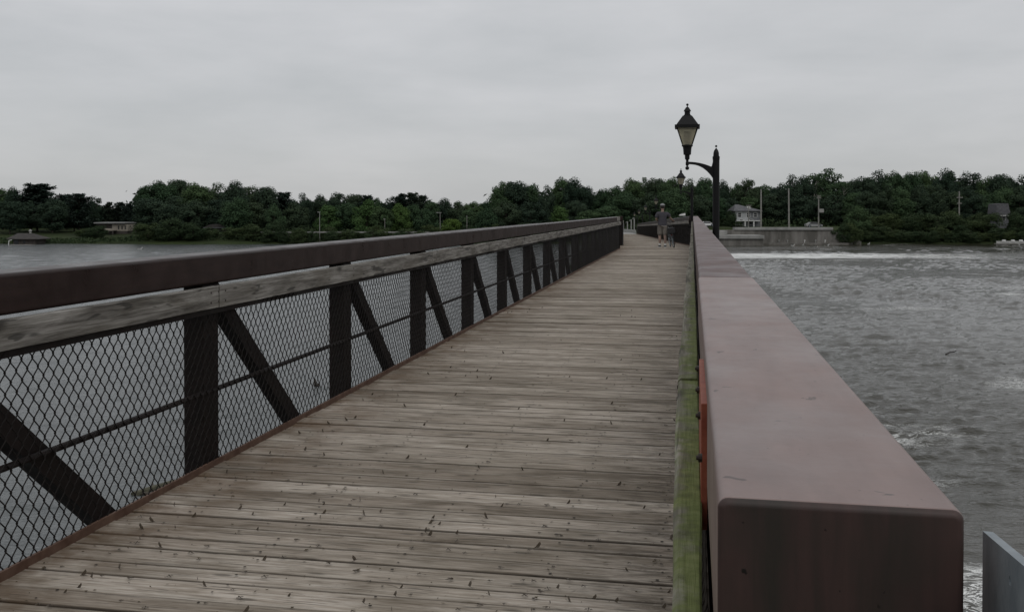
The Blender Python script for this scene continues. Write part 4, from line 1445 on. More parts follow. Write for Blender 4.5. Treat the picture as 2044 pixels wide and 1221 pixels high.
for x in (-1.5, .9):
    window(o, x, 0, 1.3, .8, 1.2)
q = MB(); q.box((xl - .6, -1.9, z1 - 1.12), (xr - .4, -.02, z1 - .95)); q.build('porch_roof', M_whitep, o)
for x in (xl - .4, xl + 1.9, xl + 4.0):
    q = MB(); q.box((x - .13, -1.8, -1.3), (x + .13, -1.54, z1 - 1.13)); q.build('porch_post', M_whitep, o)

# cream house on the left shore
D_ = 232; m = D_ / F
o = framed('lake_house', 'long low cream house with a flat pale roof beyond the lawn', 'house', 222, D_, 470, R(0))
q = MB(); q.box((-4 * m, 0, 0), (32 * m, 6, 9 * m)); q.build('lower_wall', M_boards, o)
q = MB(); q.box((2 * m, -.1, 9 * m), (33 * m, 6, 22 * m)); q.build('upper_wall', M_cream, o)
q = MB(); q.box((-32 * m, -.9, 24 * m), (30 * m, 6.5, 26.2 * m)); q.build('roof', noisy('pale_roof', (.17, .17, .165), (.24, .24, .235), 1, .8), o)
q = MB(); q.box((-30 * m, .2, 4 * m), (1.9 * m, 6, 24 * m)); q.build('left_wall', M_boards, o)
for x in (-1.3 * m, 12 * m):
    pass
for x in (15 * m, 22 * m, 28.5 * m):
    window(o, x, -.1, 16 * m, 3.0 * m, 7 * m, fm=M_cream)
q = MB(); q.box((-5 * m, -2.6, 9.2 * m), (12 * m, -.12, 10 * m))
q.build('deck', M_boards, o)
q = MB()
q.box((-5 * m, -2.62, 10 * m), (12 * m, -2.54, 14.5 * m)); q.build('balcony_rail', M_cream, o)
for x in (-4.6 * m, 11.4 * m):
    q = MB(); q.box((x - .1, -2.55, -.8), (x + .1, -2.35, 9.15 * m)); q.build('deck_post', M_boards, o)

# boathouse at the water's edge
D_ = 206.5; m = D_ / F
o = framed('boathouse', 'low brown boathouse with a shingled gable roof at the water', 'boathouse', 40, D_, 490, R(2))
q = MB(); q.box((-14 * m, 0, -.6), (30 * m, 5, 14 * m)); q.build('wall', M_boards, o)
q = MB()
ov = .5
q.add([(-24 * m, -.8, 13.5 * m), (38 * m, -.8, 13.0 * m), (38 * m, 5.8, 13.0 * m), (-24 * m, 5.8, 13.5 * m), (-16 * m, 2.5, 24 * m), (14 * m, 2.5, 24 * m), (-24 * m, -.8, 12.6 * m), (38 * m, -.8, 12.1 * m), (38 * m, 5.8, 12.1 * m), (-24 * m, 5.8, 12.6 * m)],
      [(0, 1, 5, 4), (1, 2, 5), (2, 3, 4, 5), (3, 0, 4), (6, 9, 8, 7), (0, 6, 7, 1), (1, 7, 8, 2), (2, 8, 9, 3), (3, 9, 6, 0)])
rf = q.build('roof', M_roofd, o)
q = MB(); q.lathe([(.22, 0), (.22, .5), (.35, .52), (.32, .75), (.05, .95)], 10, (9 * m, 2.6, 23 * m)); q.build('vent', M_paleconc, rf)
q = MB(); q.box((-12 * m, -.06, -.3), (-3 * m, -.003, 11 * m)); q.build('boat_door', M_window, o)
window(o, 8 * m, 0, 7 * m, 5 * m, 5 * m, fm=M_boards)
q = MB(); q.box((-17 * m, -2.4, -.25), (32 * m, -.05, .12 + 1.0 * m)); q.build('dock', M_pole, o)
q = MB()
q.tube([(-15 * m, -1.8, .2), (-14 * m, -1.8, 1.1), (-9 * m, -1.8, 1.25)], .09, 6)
q.build('dock_rail', M_whitep, o)

# dark cabin with a pale eave in the grove
D_ = 221; m = D_ / F
o = framed('cabin', 'dark brown cabin with a pale roof edge, almost hidden in the grove', 'cabin', 432, D_, 468, R(0))
q = MB(); q.box((-22 * m, 0, -1), (22 * m, 5, 13 * m)); q.build('wall', M_boards, o)
q = MB(); q.box((-25 * m, -.5, 13 * m), (25 * m, 5.5, 14.2 * m)); q.prism([(-25 * m, 14.2 * m), (25 * m, 14.2 * m), (12 * m, 20 * m), (-12 * m, 20 * m)], -.4, 5.4, 'xz'); q.build('roof', M_roofd, o)
q = MB(); q.box((-25 * m, -.56, 12.9 * m), (25 * m, -.505, 14 * m)); q.build('eave_board', M_greysid, o)
window(o, -8 * m, 0, 6 * m, 6 * m, 5 * m, fm=M_boards); window(o, 8 * m, 0, 6 * m, 6 * m, 5 * m, fm=M_boards)

# grey gabled house among the trees at the right edge
D_ = 222; m = D_ / F
o = framed('grey_house', 'small grey house with a steep roof showing between trees at the right edge', 'house', 2004, D_, 440, R(-8))
q = MB(); q.box((-12 * m, 0, -2), (9 * m, 5, 12 * m)); q.build('wall', M_greysid, o)
q = MB(); q.prism([(-1 * m, 34 * m), (-14 * m, 33 * m), (-16 * m, 10 * m), (13 * m, 10 * m), (9 * m, 22 * m), (7 * m, 34 * m)], -.4, 5.4, 'xz'); q.build('roof', M_shingle, o)
q = MB(); q.box((-8 * m, -.6, 9.0 * m), (14 * m, -.42, 10.3 * m)); q.build('eave_board', M_whitep, o)
window(o, 0, 0, 4 * m, 6 * m, 5 * m)

# concrete river wall with its walkway slab
D_ = 206; m = D_ / F
pL = at(1448, D_, 488); o = thing('river_wall', 'long stained concrete river wall below the white house', 'wall', pL, TH)
Lw = (1692 - 1448) * m
q = MB(); q.box((-6, 0, -2.5), ((1660 - 1448) * m, 1.4, 29 * m), .03); q.build('wall_face', M_concrete, o)
q = MB(); q.prism([((1660 - 1448) * m + .005, 29 * m), ((1660 - 1448) * m + .005, -2.5), (Lw + 3, -2.5), (Lw + 3, 6 * m), (Lw - 1, 20 * m)], 0.05, 1.4, 'xz'); q.build('sloping_end', M_concrete, o)
q = MB(); q.box((18 * m, -.35, 29 * m + .003), ((1662 - 1448) * m, 1.7, 34 * m), .02); q.build('coping_slab', M_paleconc, o)
q = MB(); q.box((0, -.8, -2.5), (Lw, -.003, 3.2 * m), .02); q.build('footing', M_concrete, o)
for px in (1555, 1572, 1606, 1628, 1647):
    x = (px - 1448) * m
    q = MB(); q.tube([(x, -.22, 8 * m), (x, .01, 8 * m)], .16, 8); q.box((x - .10, -.03, 3.5 * m), (x + .10, -.006, 7 * m)); q.build('drain_outlet', M_whitep if px in (1606, 1647) else M_paleconc, o)
# lower landing block in front of it
D_ = 199; m = D_ / F
pL = at(1432, D_, 490); o = thing('concrete_landing', 'lower concrete landing block with a pale slab, right of the nearest lantern post', 'concrete block', pL, TH)
q = MB(); q.box((-16, 0, -2.5), (92 * m, 6.5, 13.5 * m), .03); q.build('block', M_concrete, o)
q = MB(); q.box((-16, -.4, 13.5 * m + .003), (93 * m, 6.9, 20 * m), .02); q.build('slab', M_paleconc, o)
q = MB(); q.box((-16, 2.0, 20 * m + .003), (24 * m, 6.0, 29 * m), .03); q.build('upper_block', M_paleconc, o)

# utility poles and lamp poles
def pole(px, D_, top, base, label, arms=(), box=False, lean=0.0, r_=.16, mt=M_pole, group=None, cat='utility pole', name='utility_pole', lamp=None):
    p = at(px, D_, base); zt = EYE + (419 - top) * D_ / F
    o_ = thing(name, label, cat, (p.x, p.y, p.z), TH, group)
    g_ = gz(p) - p.z
    h_ = zt - p.z
    q = MB(); q.tube([(lean * h_, 0, h_), (0, 0, min(-.4, g_ - .5))], [r_ * .75, r_], 8); q.build('pole_shaft', mt, o_)
    for (fr, wd) in arms:
        q = MB(); q.box((-wd + lean * h_ * fr, -.09 - r_, h_ * fr - .06), (wd + lean * h_ * fr, -r_ * .8, h_ * fr + .06))
        for xx in (-wd * .85, -wd * .4, wd * .4, wd * .85):
            q.lathe([(.05, 0), (.07, .08), (.03, .2)], 6, (xx + lean * h_ * fr, -.12 - r_ * .8, h_ * fr + .06))
        q.build('crossarm', mt, o_)
    if box:
        q = MB(); q.box((-.1, -.75, h_ * .46), (.95, -r_ - .003, h_ * .58), .05); q.build('transformer_box', M_paleconc, o_)
    if lamp:
        q = MB(); q.box((-lamp, -.12, h_ - .02), (lamp * .35, .12, h_ + .12), .03); q.build('lamp_head', M_paleconc, o_)
    return o_
pole(1519, 215, 378, 455, 'bare tall grey pole immediately right of the white house', r_=.2)
pole(1575, 215, 376, 453, 'bare tall grey pole in the middle above the concrete wall', r_=.2, lean=-.012)
pole(1634, 216, 391, 453, 'grey utility pole carrying a pale box above the concrete wall', arms=((.93, .5), (.985, .35)), box=True, r_=.16)
pole(1494, 222, 409, 453, 'slim pole standing in front of the white house', arms=((.95, .6),), r_=.11)
pole(1914.5, 224, 382, 440, 'weathered utility pole rising out of the shrubs at right', arms=((.78, .7), (.58, .5)), r_=.17)
pole(1708, 209.5, 472, 487, 'short pale stake at the waterline by the end of the concrete wall', r_=.07, name='shore_stake', cat='stake', mt=M_palebark)
GL = 'lamp poles behind the lake shore'
pole(638, 212.5, 424, 466, 'tall white lamp pole on the left shore', r_=.085, lamp=.5, name='lamp_pole', cat='lamp pole', mt=M_paleconc, group=GL)
pole(586, 236, 436, 462, 'short grey lamp pole left of the white lamp pole', r_=.08, lamp=.3, name='lamp_pole', cat='lamp pole', group=GL)
pole(768, 215, 438, 466, 'slim dark lamp pole between two green trees on the left shore', r_=.07, lamp=.3, name='lamp_pole', cat='lamp pole', group=GL)
pole(878.5, 214, 425, 448, 'lamp pole with a wide flat head left of the lime green tree', r_=.07, lamp=.9, name='lamp_pole', cat='lamp pole', group=GL)
pole(932, 213, 432, 450, 'short lamp pole right of the lime green tree', r_=.07, name='lamp_pole', cat='lamp pole', group=GL, lamp=.2)
# overhead wires between the tall poles
def wire(label, pa, pb, sag, r_=.025):
    q = MB(); pts = []
    for i in range(13):
        u = i / 12
        p = pa.lerp(pb, u); p.z -= sag * 4 * u * (1 - u); pts.append(p)
    q.tube(pts, r_, 4); tag(q.build('overhead_wire', M_dark), label, 'wire')
wire('overhead wire strung between the two bare tall poles', at(1519, 215, 392.5), at(1575, 215, 393), .12)
wire('overhead wire running right from the pole with the grey box', at(1634, 216, 415), at(1700, 216, 418), .2)

# pale roadside fence on the left shore (a long low rail on posts)
fp = at(520, 211.6, 463.5); m = 211.6 / F
o = thing('roadside_fence', 'long low pale fence running behind the shrubs of the left shore', 'fence', fp, TH)
q = MB(); q.box((0, 0, -.14), (400 * m, .08, .14), .01); q.build('rail', M_paleconc, o)
for i in range(16):
    q = MB(); x = (4 + 26 * i) * m; q.box((x - .06, .085, -1.3), (x + .06, .25, .10)); q.build('post', M_boards, o)

# parked vehicles seen between the trees
carbody = {}
def car(px, D_, base, label, colr, rz, sc_=1.0, van=False):
    p = at(px, D_, base)
    o_ = thing('parked_van' if van else 'parked_car', label, 'van' if van else 'car', p, TH + rz)
    mt = mat('car_paint_' + ('van' if van else 'car'), colr, .35, .5)[0]
    q = MB()
    if van:
        prof = [(-2.4, .35), (2.4, .35), (2.45, 1.0), (1.9, 1.25), (1.45, 2.05), (-2.35, 2.1), (-2.45, 1.9)]
    else:
        prof = [(-2.2, .3), (2.2, .3), (2.25, .75), (1.3, .95), (.6, 1.42), (-1.1, 1.45), (-1.75, 1.0), (-2.25, .92)]
    q.prism([(a * sc_, c * sc_) for a, c in prof], -.85, .85, 'xz'); q.build('body', mt, o_)
    q = MB()
    if van: g_ = [(1.82, 1.25), (1.4, 1.95), (.6, 1.95), (.6, 1.25)]
    else: g_ = [(1.1, .97), (.55, 1.36), (-1.05, 1.38), (-1.55, 1.0)]
    q.prism([(a * sc_, c * sc_) for a, c in g_], -.857, .857, 'xz'); q.build('side_windows', M_window, o_)
    for wx in (-1.4, 1.4):
        for wy in (-.80, .80):
            q = MB(); q.tube([(wx * sc_, wy - .12, .33), (wx * sc_, wy + .12, .33)], .33, 14); w_ = q.build('wheel', M_tyre, o_)
            q = MB(); q.tube([(wx * sc_, wy - .125, .33), (wx * sc_, wy + .125, .33)], .19, 10); q.build('rim', M_galv, w_)
    return o_
car(1411, 210.8, 452, 'white car parked left of the nearest lantern post', (.62, .62, .62), 0, .75)
car(892, 232, 459, 'pale car parked beneath the lime green tree', (.35, .35, .35), 0, .8)
car(1624, 224, 454, 'pale car parked behind the wall beside the pole with the box', (.28, .28, .28), 0, .85)

# white bag on the far rail
pw_ = at(1361.5, 46.5, 430.4)
o = thing('paper_bag', 'crumpled white bag lying on top of the far railing', 'bag', pw_, TH)
q = MB()
q.add([(-.17, -.05, 0), (.15, -.06, 0), (.16, .06, 0), (-.16, .05, 0), (-.10, -.03, .06), (.15, -.04, .125), (.13, .05, .11), (-.02, .04, .08), (.02, -.045, .10)], [(0, 3, 2, 1), (0, 1, 5, 8), (0, 8, 4), (1, 2, 6, 5), (2, 3, 7, 6), (3, 0, 4, 7), (4, 8, 7), (8, 5, 6, 7)])
q.build('crumpled_sheet', M_whitep, o)

# dock with white boats at the right shore
D_ = 204.5; m = D_ / F
pL = at(1992, D_, 485.5); o = thing('floating_dock', 'low floating dock along the right shore', 'dock', (pL.x, pL.y, WATER), TH)
q = MB(); q.box((0, 0, .10), (12, 1.6, .28), .02); q.build('dock_boards', M_pole, o)
q = MB(); q.box((.2, .05, -.4), (11.8, 1.4, .097)); q.build('float', M_black, o)
def boat(x0, L_, label):
    p = at(x0, D_ + .4)
    o_ = thing('white_boat', label, 'boat', (p.x, p.y, WATER + .282), TH, 'white boats on the floating dock')
    q = MB()
    n_ = 9; vv = []; ff = []
    for i in range(n_):
        u = i / (n_ - 1); wd = .45 * math.sin(math.pi * (.12 + .80 * u)) ** .6 + .02; zt = .46 + .12 * abs(u - .5)
        x = (u - .5) * L_
        vv += [(x, -wd, zt), (x, -wd * .6, .06), (x, 0, 0), (x, wd * .6, .06), (x, wd, zt)]
        if i:
            for k in range(4):
                a = (i - 1) * 5 + k; ff.append((a, a + 1, a + 6, a + 5))
    ff += [(0, 1, 2, 3, 4), tuple(range((n_ - 1) * 5, n_ * 5))[::-1]]
    ff += [tuple([i * 5 for i in range(n_)] + [i * 5 + 4 for i in reversed(range(n_))])]
    q.add(vv, ff); q.build('hull', M_whitep, o_)
    q = MB(); q.box((-.3, -.28, .44), (.35, .28, .78), .08); q.build('seat_cover', M_whitep, o_)
boat(2004, 3.0, 'leftmost white boat on the floating dock')
boat(2022, 1.4, 'smallest white boat in the middle of the floating dock')
boat(2038, 2.6, 'white boat on the right part of the floating dock')

# gulls resting on the water
def gull(p, label, s=1.0, rz=0.0, dark=False):
    o_ = thing('duck' if dark else 'gull', label, 'duck' if dark else 'gull', p, rz, None if dark else 'gulls resting on the water')
    bm_ = M_duck if dark else M_whitep
    q = MB()
    vv, ff = [], []
    prof = [(-.30, .10, .012), (-.20, .085, .06), (-.08, .07, .10), (.06, .07, .105), (.17, .09, .07), (.22, .15, .045), (.25, .22, .042), (.30, .25, .040), (.34, .24, .018)]
    seg = 8
    for (y, z, r_) in prof:
        for k in range(seg):
            a = 2 * math.pi * k / seg
            vv.append((r_ * math.cos(a), y, z + r_ * .8 * math.sin(a)))
    for i in range(len(prof) - 1):
        for k in range(seg):
            a, b_ = i * seg + k, i * seg + (k + 1) % seg
            ff.append((a, b_, b_ + seg, a + seg))
    ff += [tuple(range(seg)), tuple(range((len(prof) - 1) * seg, len(prof) * seg))]
    q.add([(a * s, b_ * s, c * s) for a, b_, c in vv], ff); q.build('body', bm_, o_, smooth=True)
    for sx in (-1, 1):
        q = MB(); q.add([(sx * .08 * s, .12 * s, .13 * s), (sx * .11 * s, .0, .10 * s), (sx * .03 * s, -.38 * s, .15 * s), (sx * .05 * s, .0, .17 * s)], [(0, 1, 2), (0, 2, 3), (0, 3, 1), (1, 3, 2)])
        q.build('wing', M_duck if dark else M_greysid, o_)
    q = MB(); q.tube([(0, .33 * s, .24 * s), (0, .40 * s, .225 * s)], [.012 * s, .004 * s], 5); q.build('beak', M_orange, o_)
M_duck = noisy('dark_brown_feathers', (.018, .016, .013), (.04, .035, .028), 20, .8, .2)
for i, (px, py, lb) in enumerate([(1582.5, 491, 'gull on the water, leftmost of the group below the concrete wall'), (1603, 490, 'gull on the water nearest to the foot of the concrete wall'), (1632, 495, 'gull on the water nearest to the weir foam'), (1653, 490.5, 'gull on the water, rightmost of the group below the concrete wall'), (1734, 487.6, 'lone gull near the bushy right shore'), (2035, 489, 'gull on the water in front of the floating dock'), (279, 497.5, 'white gull alone on the lake at left')]):
    D_ = 7.5 * F / (py - 419)
    p = at(px, D_); p.z = WATER - .03
    gull(p, lb, 1.5, TH + rt.uniform(0, 6))
D_ = 7.5 * F / (772 - 419)
p = at(631, D_); p.z = WATER - .03
gull(p, 'dark duck swimming on the lake behind the chain link mesh', 1.15, TH + R(25), dark=True)
# driftwood afloat below the left railing
D_ = 7.5 * F / (985 - 419)
pa_, pb_ = at(262, 7.5 * F / (991 - 419)), at(378, 7.5 * F / (955 - 419))
o = thing('driftwood_log', 'mossy driftwood log floating below the left railing', 'log', (pa_.x, pa_.y, WATER), 0)
dl = pb_ - pa_; dl.z = 0
q = MB(); q.tube([Vector((0, 0, .0)), dl * .3 + Vector((.05, 0, .04)), dl * .65 + Vector((0, .06, .03)), dl + Vector((0, 0, -.03))], [.10, .085, .06, .03], 9); q.build('trunk', noisy('mossy_wet_wood', (.035, .035, .018), (.08, .075, .05), 9, .8), o)
q = MB(); q.tube([dl * .12, dl * .12 + Vector((.35, -.12, .05)), dl * .12 + Vector((.6, -.1, .02))], [.05, .035, .012], 7)
q.tube([dl * .35, dl * .35 + Vector((-.2, .25, .12))], [.035, .01], 7); q.build('branch', M_bark, o)
# dark branch adrift in the river at right
p = at(1900, 7.5 * F / (706 - 419)); p.z = WATER
o = thing('floating_branch', 'thin dark branch drifting in the choppy river at right', 'branch', p, TH + .2)
q = MB(); q.tube([(-.40, -.12, .0), (-.05, 0, .06), (.22, .08, .06), (.42, .1, .14)], [.03, .04, .03, .01], 7)
q.tube([(.1, .03, .05), (.25, -.1, .07)], [.02, .006], 6); q.build('stem', M_dark, o)

# ------------------------------------------------------------------ mayflies resting on the boards
M_fly = mat('brown_insect_body', (.040, .030, .021), .6, .3)[0]
mw, wt_, wbb = mat('smoky_insect_wing', (.085, .066, .046), .5, .4)
wbb.inputs['Alpha'].default_value = .75
def make_fly(label, pose):
    o_ = thing('mayfly', label, 'mayfly', group='mayflies resting on the deck boards')
    if pose == 'up':
        q = MB(); q.tube([(0, -.014, .003), (0, -.004, .004), (0, .004, .0055), (0, .009, .005)], [.0006, .0012, .0017, .0011], 5)
        q.tube([(0, -.014, .003), (.003, -.028, .006)], .0003, 3, False); q.tube([(0, -.014, .003), (-.003, -.028, .006)], .0003, 3, False)
        q.build('body', M_fly, o_)
        q = MB()
        for sx in (-1, 1):
            q.add([(sx * .0004, .0055, .006), (sx * .0012, .0025, .013), (sx * .0018, -.010, .026), (sx * .0014, -.013, .017), (sx * .0004, -.008, .006)], [(0, 1, 2, 3, 4)])
        q.build('wings', mw, o_, fix=False)
    else:
        q = MB(); q.tube([(0, -.016, .0025), (0, -.003, .003), (0, .005, .004), (0, .009, .003)], [.0008, .0014, .002, .0012], 5); q.build('body', M_fly, o_)
        q = MB()
        for sx in (-1, 1):
            q.add([(sx * .001, .003, .0035), (sx * .010, .004, .003), (sx * .014, -.003, .002), (sx * .006, -.005, .0022)], [(0, 1, 2, 3)])
        q.build('wings', mw, o_, fix=False)
    return o_
LU = 'small brown mayfly standing on the deck boards with wings upright'
LF = 'small brown mayfly lying on the deck boards with wings spread'
fu, ff_ = make_fly(LU, 'up'), make_fly(LF, 'flat')
rf_ = random.Random(31)
pts_ = []
while len(pts_) < 290:
    if len(pts_) < 225:
        py = rf_.uniform(745, 1235); px = rf_.uniform(60, 1370)
    else:
        py = rf_.uniform(610, 760); px = rf_.uniform(700, 1370)
    D_ = EYE * F / (py - 419)
    p = at(px, D_)
    if not (-2.74 < p.x < -.08): continue
    if rf_.random() < .35 and px > 1150: continue
    if any((p.x - a) ** 2 + (p.y - b_) ** 2 < .0016 for a, b_ in pts_): continue
    pts_.append((p.x, p.y))
    src = fu if rf_.random() < .42 else ff_
    if len(pts_) == 1: src = fu
    if len(pts_) == 2: src = ff_
    o_ = src if len(pts_) < 3 else copy_tree(src)
    s_ = rf_.uniform(.7, 1.35)
    o_.location = (p.x, p.y, .0035); o_.scale = (s_, s_, s_)
    o_.rotation_euler = (0, 0, rf_.choice([1.45, -1.6, 1.2, .3]) + rf_.uniform(-.8, .8))

# small plant litter and insect husks on the boards
rl = random.Random(12)
M_lit = noisy('brown_plant_litter', (.035, .026, .016), (.095, .075, .05), 40, .9, .1, bs=0)
q = MB()
for i in range(1500):
    y = 1.6 + 13 * rl.random() ** 1.5
    x = rl.uniform(-2.78, -.08)
    if rl.random() < .22: x = -2.83 + abs(rl.gauss(0, .06))
    elif rl.random() < .12: x = -.07 - abs(rl.gauss(0, .08))
    L_ = rl.uniform(.004, .011) * (1.8 if rl.random() < .08 else 1); W_ = L_ * rl.uniform(.2, .6)
    a = rl.uniform(0, 6.28); z = .0045
    ca, sa = math.cos(a), math.sin(a)
    q.add([(x - ca * L_, y - sa * L_, z), (x + sa * W_, y - ca * W_, z + rl.uniform(0, .003)), (x + ca * L_, y + sa * L_, z + rl.uniform(0, .002)), (x - sa * W_, y + ca * W_, z)], [(0, 1, 2, 3)])
tag(q.build('deck_litter', M_lit, fix=False), 'fine brown plant litter scattered over the near deck boards', 'litter', kind='stuff')

# ------------------------------------------------------------------ person walking a bicycle
def skin(name, pts, edges, mat_, parent, root=0, sub=2):
    me_ = bpy.data.meshes.new(name)
    me_.from_pydata([p[:3] for p in pts], edges, [])
    o_ = link(name, me_, parent)
    me_.materials.append(mat_)
    md = o_.modifiers.new('skin', 'SKIN')
    if not me_.skin_vertices: pass
    for i, p in enumerate(pts):
        sv = me_.skin_vertices[0].data[i]
        sv.radius = (p[3], p[4] if len(p) > 4 else p[3])
        sv.use_root = (i == root)
    md.use_smooth_shade = True
    md.branch_smoothing = .6
    s2 = o_.modifiers.new('sub', 'SUBSURF'); s2.levels = sub; s2.render_levels = sub
    return o_
M_skin = noisy('skin', (.21, .145, .115), (.26, .18, .145), 20, .6, .3)
M_shirt = noisy('grey_polo_cloth', (.052, .050, .058), (.07, .067, .076), 8, .9, .1)
M_short = noisy('khaki_shorts_cloth', (.155, .14, .125), (.20, .185, .165), 10, .9, .1)
M_hair = mat('dark_hair', (.015, .012, .01), .7)[0]
M_capm = mat('pale_grey_cap_cloth', (.20, .20, .20), .9)[0]
M_shoe = mat('black_shoe', (.015, .015, .015), .6)[0]
M_sock = mat('white_sock', (.55, .55, .53), .8)[0]
P0 = at(1322.5, 39.6)
per = thing('person', 'person walking away in grey polo shirt, khaki shorts and pale cap, pushing a bicycle', 'person', (P0.x, P0.y, .002), TH - R(4))
# joints: x right, y forward (away), z up
J = [(0, .02, .96, .145, .115),       # 0 pelvis
     (0, .03, 1.14, .135, .10),       # 1 waist
     (0, .04, 1.33, .165, .115),      # 2 chest
     (0, .03, 1.46, .085, .075),      # 3 neck base
     (.0, .045, 1.54, .056, .058),    # 4 neck
     (.0, .06, 1.62, .078, .092),     # 5 head low
     (.0, .06, 1.71, .084, .10),      # 6 head
     (.0, .06, 1.775, .055, .065),    # 7 crown
     (-.19, .03, 1.42, .062, .06), (-.265, .03, 1.15, .043, .045), (-.12, .25, 1.06, .032, .034), (-.03, .36, 1.07, .026, .034),   # 8-11 left arm
     (.19, .03, 1.42, .062, .06), (.33, .10, 1.20, .043, .045), (.47, .30, 1.09, .031, .034), (.51, .385, 1.075, .026, .034),      # 12-15 right arm
     (-.095, .02, .88, .10, .10), (-.105, .07, .50, .062, .066), (-.11, -.02, .30, .054, .06), (-.11, -.02, .10, .036, .042), (-.12, .10, .05, .038, .035),  # 16-20 left leg
     (.095, .0, .88, .10, .10), (.10, -.02, .50, .062, .066), (.10, -.14, .31, .054, .06), (.095, -.20, .12, .036, .042), (.095, -.08, .05, .038, .035)]     # 21-25 right leg
E = [(0, 1), (1, 2), (2, 3), (3, 4), (4, 5), (5, 6), (6, 7), (2, 8), (8, 9), (9, 10), (10, 11), (2, 12), (12, 13), (13, 14), (14, 15),
     (0, 16), (16, 17), (17, 18), (18, 19), (19, 20), (0, 21), (21, 22), (22, 23), (23, 24), (24, 25)]
# fingers curled over the grips
def fingers(wrist, idx, sx):
    for k in range(4):
        bx = wrist[0] + sx * (-.026 + .017 * k)
        a = len(J)
        J.append((bx, wrist[1] + .035, wrist[2] + .012, .0095)); J.append((bx, wrist[1] + .062, wrist[2] - .004, .0085)); J.append((bx, wrist[1] + .058, wrist[2] - .034 + .003 * k, .0075))
        E.extend([(idx, a), (a, a + 1), (a + 1, a + 2)])
    a = len(J)
    J.append((wrist[0] - sx * .036, wrist[1] + .012, wrist[2] - .006, .0105)); J.append((wrist[0] - sx * .030, wrist[1] + .030, wrist[2] - .034, .0085))
    E.extend([(idx, a), (a, a + 1)])
fingers((-.03, .36, 1.07), 11, 1)
fingers((.51, .385, 1.075), 15, 1)
skin('body', J, E, M_skin, per)
skin('polo_shirt', [(0, .02, .77, .19, .16), (0, .03, .93, .215, .175), (0, .03, 1.14, .195, .155), (0, .035, 1.33, .225, .165), (0, .03, 1.47, .125, .11), (-.20, .03, 1.415, .098, .095), (-.258, .03, 1.20, .085, .088), (.20, .03, 1.415, .098, .095), (.305, .08, 1.25, .084, .086)],
     [(0, 1), (1, 2), (2, 3), (3, 4), (3, 5), (5, 6), (3, 7), (7, 8)], M_shirt, per)
skin('collar', [(0, .03, 1.485, .066, .066), (0, .035, 1.515, .062, .062)], [(0, 1)], noisy('pale_collar', (.12, .12, .125), (.15, .15, .155), 9, .9), per, sub=1)
skin('shorts', [(0, .02, 1.04, .175, .145), (-.095, .03, .80, .130, .13), (-.105, .05, .62, .108, .11), (-.107, .06, .46, .105, .108), (.095, .01, .80, .130, .13), (.10, -.005, .62, .108, .11), (.10, -.015, .46, .105, .108)],
     [(0, 1), (1, 2), (2, 3), (0, 4), (4, 5), (5, 6)], M_short, per)
q = MB(); q.ball((0, .045, 1.695), .108, 16, 10, (.86, .98, 1.0)); q.f = [f_ for f_ in q.f if sum(q.v[i][1] for i in f_) / len(f_) < .085 or sum(q.v[i][2] for i in f_) / len(f_) > 1.76]
q.build('hair', M_hair, per, smooth=True)
q = MB()
vv, ff = [], []
for i in range(6):
    a = R(90) * i / 5
    for k in range(18):
        b_ = 2 * math.pi * k / 18
        vv.append((.104 * math.cos(a) * math.cos(b_), .055 + .122 * math.cos(a) * math.sin(b_), 1.735 + .082 * math.sin(a)))
for i in range(5):
    for k in range(18):
        ff.append((i * 18 + k, i * 18 + (k + 1) % 18, (i + 1) * 18 + (k + 1) % 18, (i + 1) * 18 + k))
q.add(vv, ff)
q.prism([(-.075, .16), (.075, .16), (.055, .245), (0, .262), (-.055, .245)], 1.735, 1.745, 'xy')
q.build('cap', M_capm, per, smooth=True)
q = MB()
for sx in (-1, 1):
    q.ball((sx * .088, .06, 1.665), .026, 8, 6, (.4, .7, 1.1))
q.ball((0, .165, 1.655), .018, 8, 6, (.8, 1.2, 1.2)); q.build('ears_and_nose', M_skin, per, smooth=True)
for (sx, y0, z0) in ((-.115, .02, .0), (.095, -.17, .0)):
    q = MB()
    pr = [(-.09, .0), (-.10, .03), (-.085, .085), (-.02, .095), (.05, .065), (.13, .045), (.175, .025), (.18, .0)]
    q.prism([(y0 + a, z0 + c) for a, c in pr], sx - .046, sx + .046, 'yz'); s_ = q.build('shoe', M_shoe, per)
    q = MB(); q.prism([(y0 - .104, z0 - .003), (y0 - .106, z0 + .022), (y0 + .184, z0 + .020), (y0 + .184, z0 - .003)], sx - .050, sx + .050, 'yz'); q.build('sole', M_sock, s_)
    q = MB(); q.tube([(sx, y0 - .045, .08), (sx, y0 - .04, .16)], [.046, .045], 10); q.build('sock', M_sock, per)

bk = thing('bicycle', 'dark bicycle pushed along on the right of the walking person', 'bicycle', (0, 0, 0), 0)
bk.location = Vector((P0.x, P0.y, .002)) + Matrix.Rotation(TH - R(4), 3, 'Z') @ Vector((.43, -.42, 0))
bk.rotation_euler = (0, -R(9), TH - R(2))
M_frame = mat('dark_bicycle_frame', (.02, .02, .022), .4)[0]
def wheel(y):
    q = MB(); q.torus((0, y, .335), .318, .019, 'x', 36, 8); w_ = q.build('wheel', M_tyre, bk, smooth=True)
    q = MB(); q.torus((0, y, .335), .296, .010, 'x', 36, 6)
    for k in range(16):
        a = 2 * math.pi * k / 16
        q.tube([(.02 * (-1) ** k, y, .335), (0, y + .292 * math.cos(a), .335 + .292 * math.sin(a))], .0012, 4, False)
    q.tube([(-.04, y, .335), (.04, y, .335)], .018, 8)
    q.build('rim', M_galv, w_)
wheel(0); wheel(1.03)
q = MB()
bb, st_, hd0, hd1 = (0, .44, .29), (0, .30, .80), (0, .86, .83), (0, .90, .70)
for a, b_, r_ in ((bb, st_, .016), (st_, hd0, .016), (bb, hd1, .018), (hd0, hd1, .020)):
    q.tube([a, b_], r_, 8)
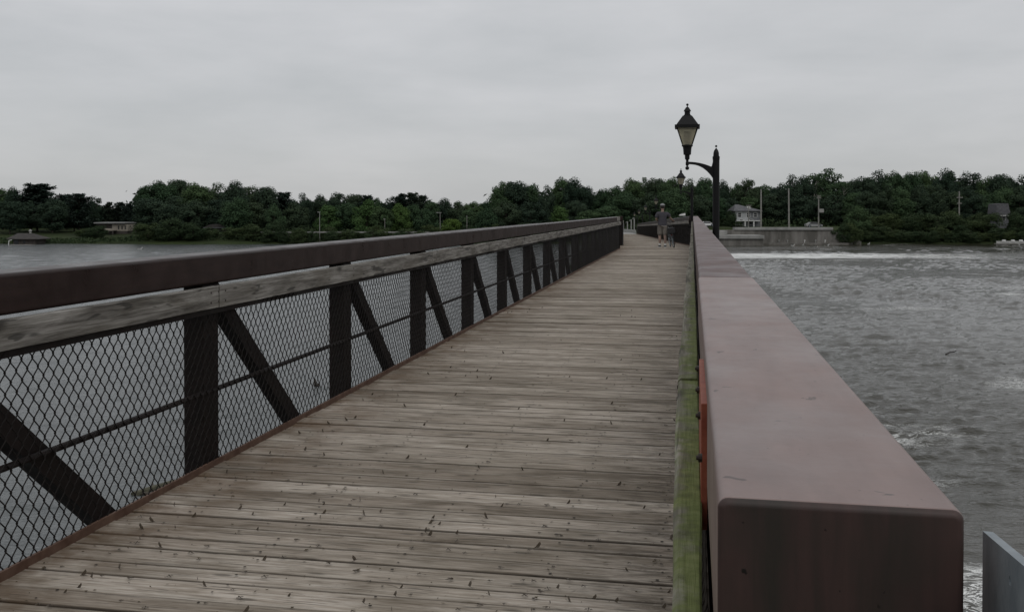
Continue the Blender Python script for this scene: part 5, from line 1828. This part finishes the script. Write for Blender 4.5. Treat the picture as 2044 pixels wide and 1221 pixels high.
for sx in (-1, 1):
    q.tube([(sx * .02, .44, .29), (sx * .055, 0, .335)], .010, 6); q.tube([(sx * .02, .31, .77), (sx * .055, 0, .335)], .009, 6)
q.build('frame', M_frame, bk)
q = MB()
for sx in (-1, 1):
    q.tube([(sx * .012, .90, .70), (sx * .05, .94, .60), (sx * .055, 1.03, .335)], .012, 6)
q.tube([hd0, (0, .83, .93), (0, .86, .99)], .014, 8); q.build('fork', M_frame, bk)
q = MB(); q.tube([(-.30, .78, 1.03), (-.22, .84, 1.03), (-.05, .87, .99), (.05, .87, .99), (.22, .84, 1.03), (.30, .78, 1.03)], .012, 8); hb = q.build('handlebar', M_frame, bk)
for sx in (-1, 1):
    q = MB(); q.tube([(sx * .31, .765, 1.03), (sx * .21, .848, 1.03)], .018, 8); q.build('grip', M_tyre, hb)
q = MB(); q.tube([(0, .30, .80), (0, .27, .90)], .013, 8)
vv = [(-.075, .14, .92), (.075, .14, .92), (.06, .22, .945), (-.06, .22, .945), (.022, .40, .93), (-.022, .40, .93), (-.07, .14, .885), (.07, .14, .885), (.02, .40, .905), (-.02, .40, .905)]
q.add(vv, [(0, 1, 2, 3), (3, 2, 4, 5), (0, 6, 7, 1), (6, 9, 8, 7), (1, 7, 8, 4), (1, 4, 2), (5, 4, 8, 9), (0, 3, 5), (0, 5, 9, 6)])
q.build('saddle', M_tyre, bk)
q = MB(); q.box((-.16, -.22, .58), (.12, .16, .84), .03); q.build('rear_bag', mat('black_bag_cloth', (.016, .016, .017), .9)[0], bk)
q = MB(); q.torus((.03, .44, .29), .085, .008, 'x', 24, 5)
q.tube([(.05, .44, .29), (.055, .40, .13)], .010, 6); q.tube([(-.05, .44, .29), (-.055, .48, .45)], .010, 6); q.build('crankset', M_galv, bk)
for x, y, z in ((.10, .40, .13), (-.10, .48, .45)):
    q = MB(); q.box((x - .045, y - .04, z - .012), (x + .045, y + .04, z + .012), .004); q.build('pedal', M_tyre, bk)
q = MB(); q.box((-.03, -.012, .50), (.03, .006, .545), .006); q.build('reflector', mat('red_reflector', (.3, .02, .02), .2)[0], bk)
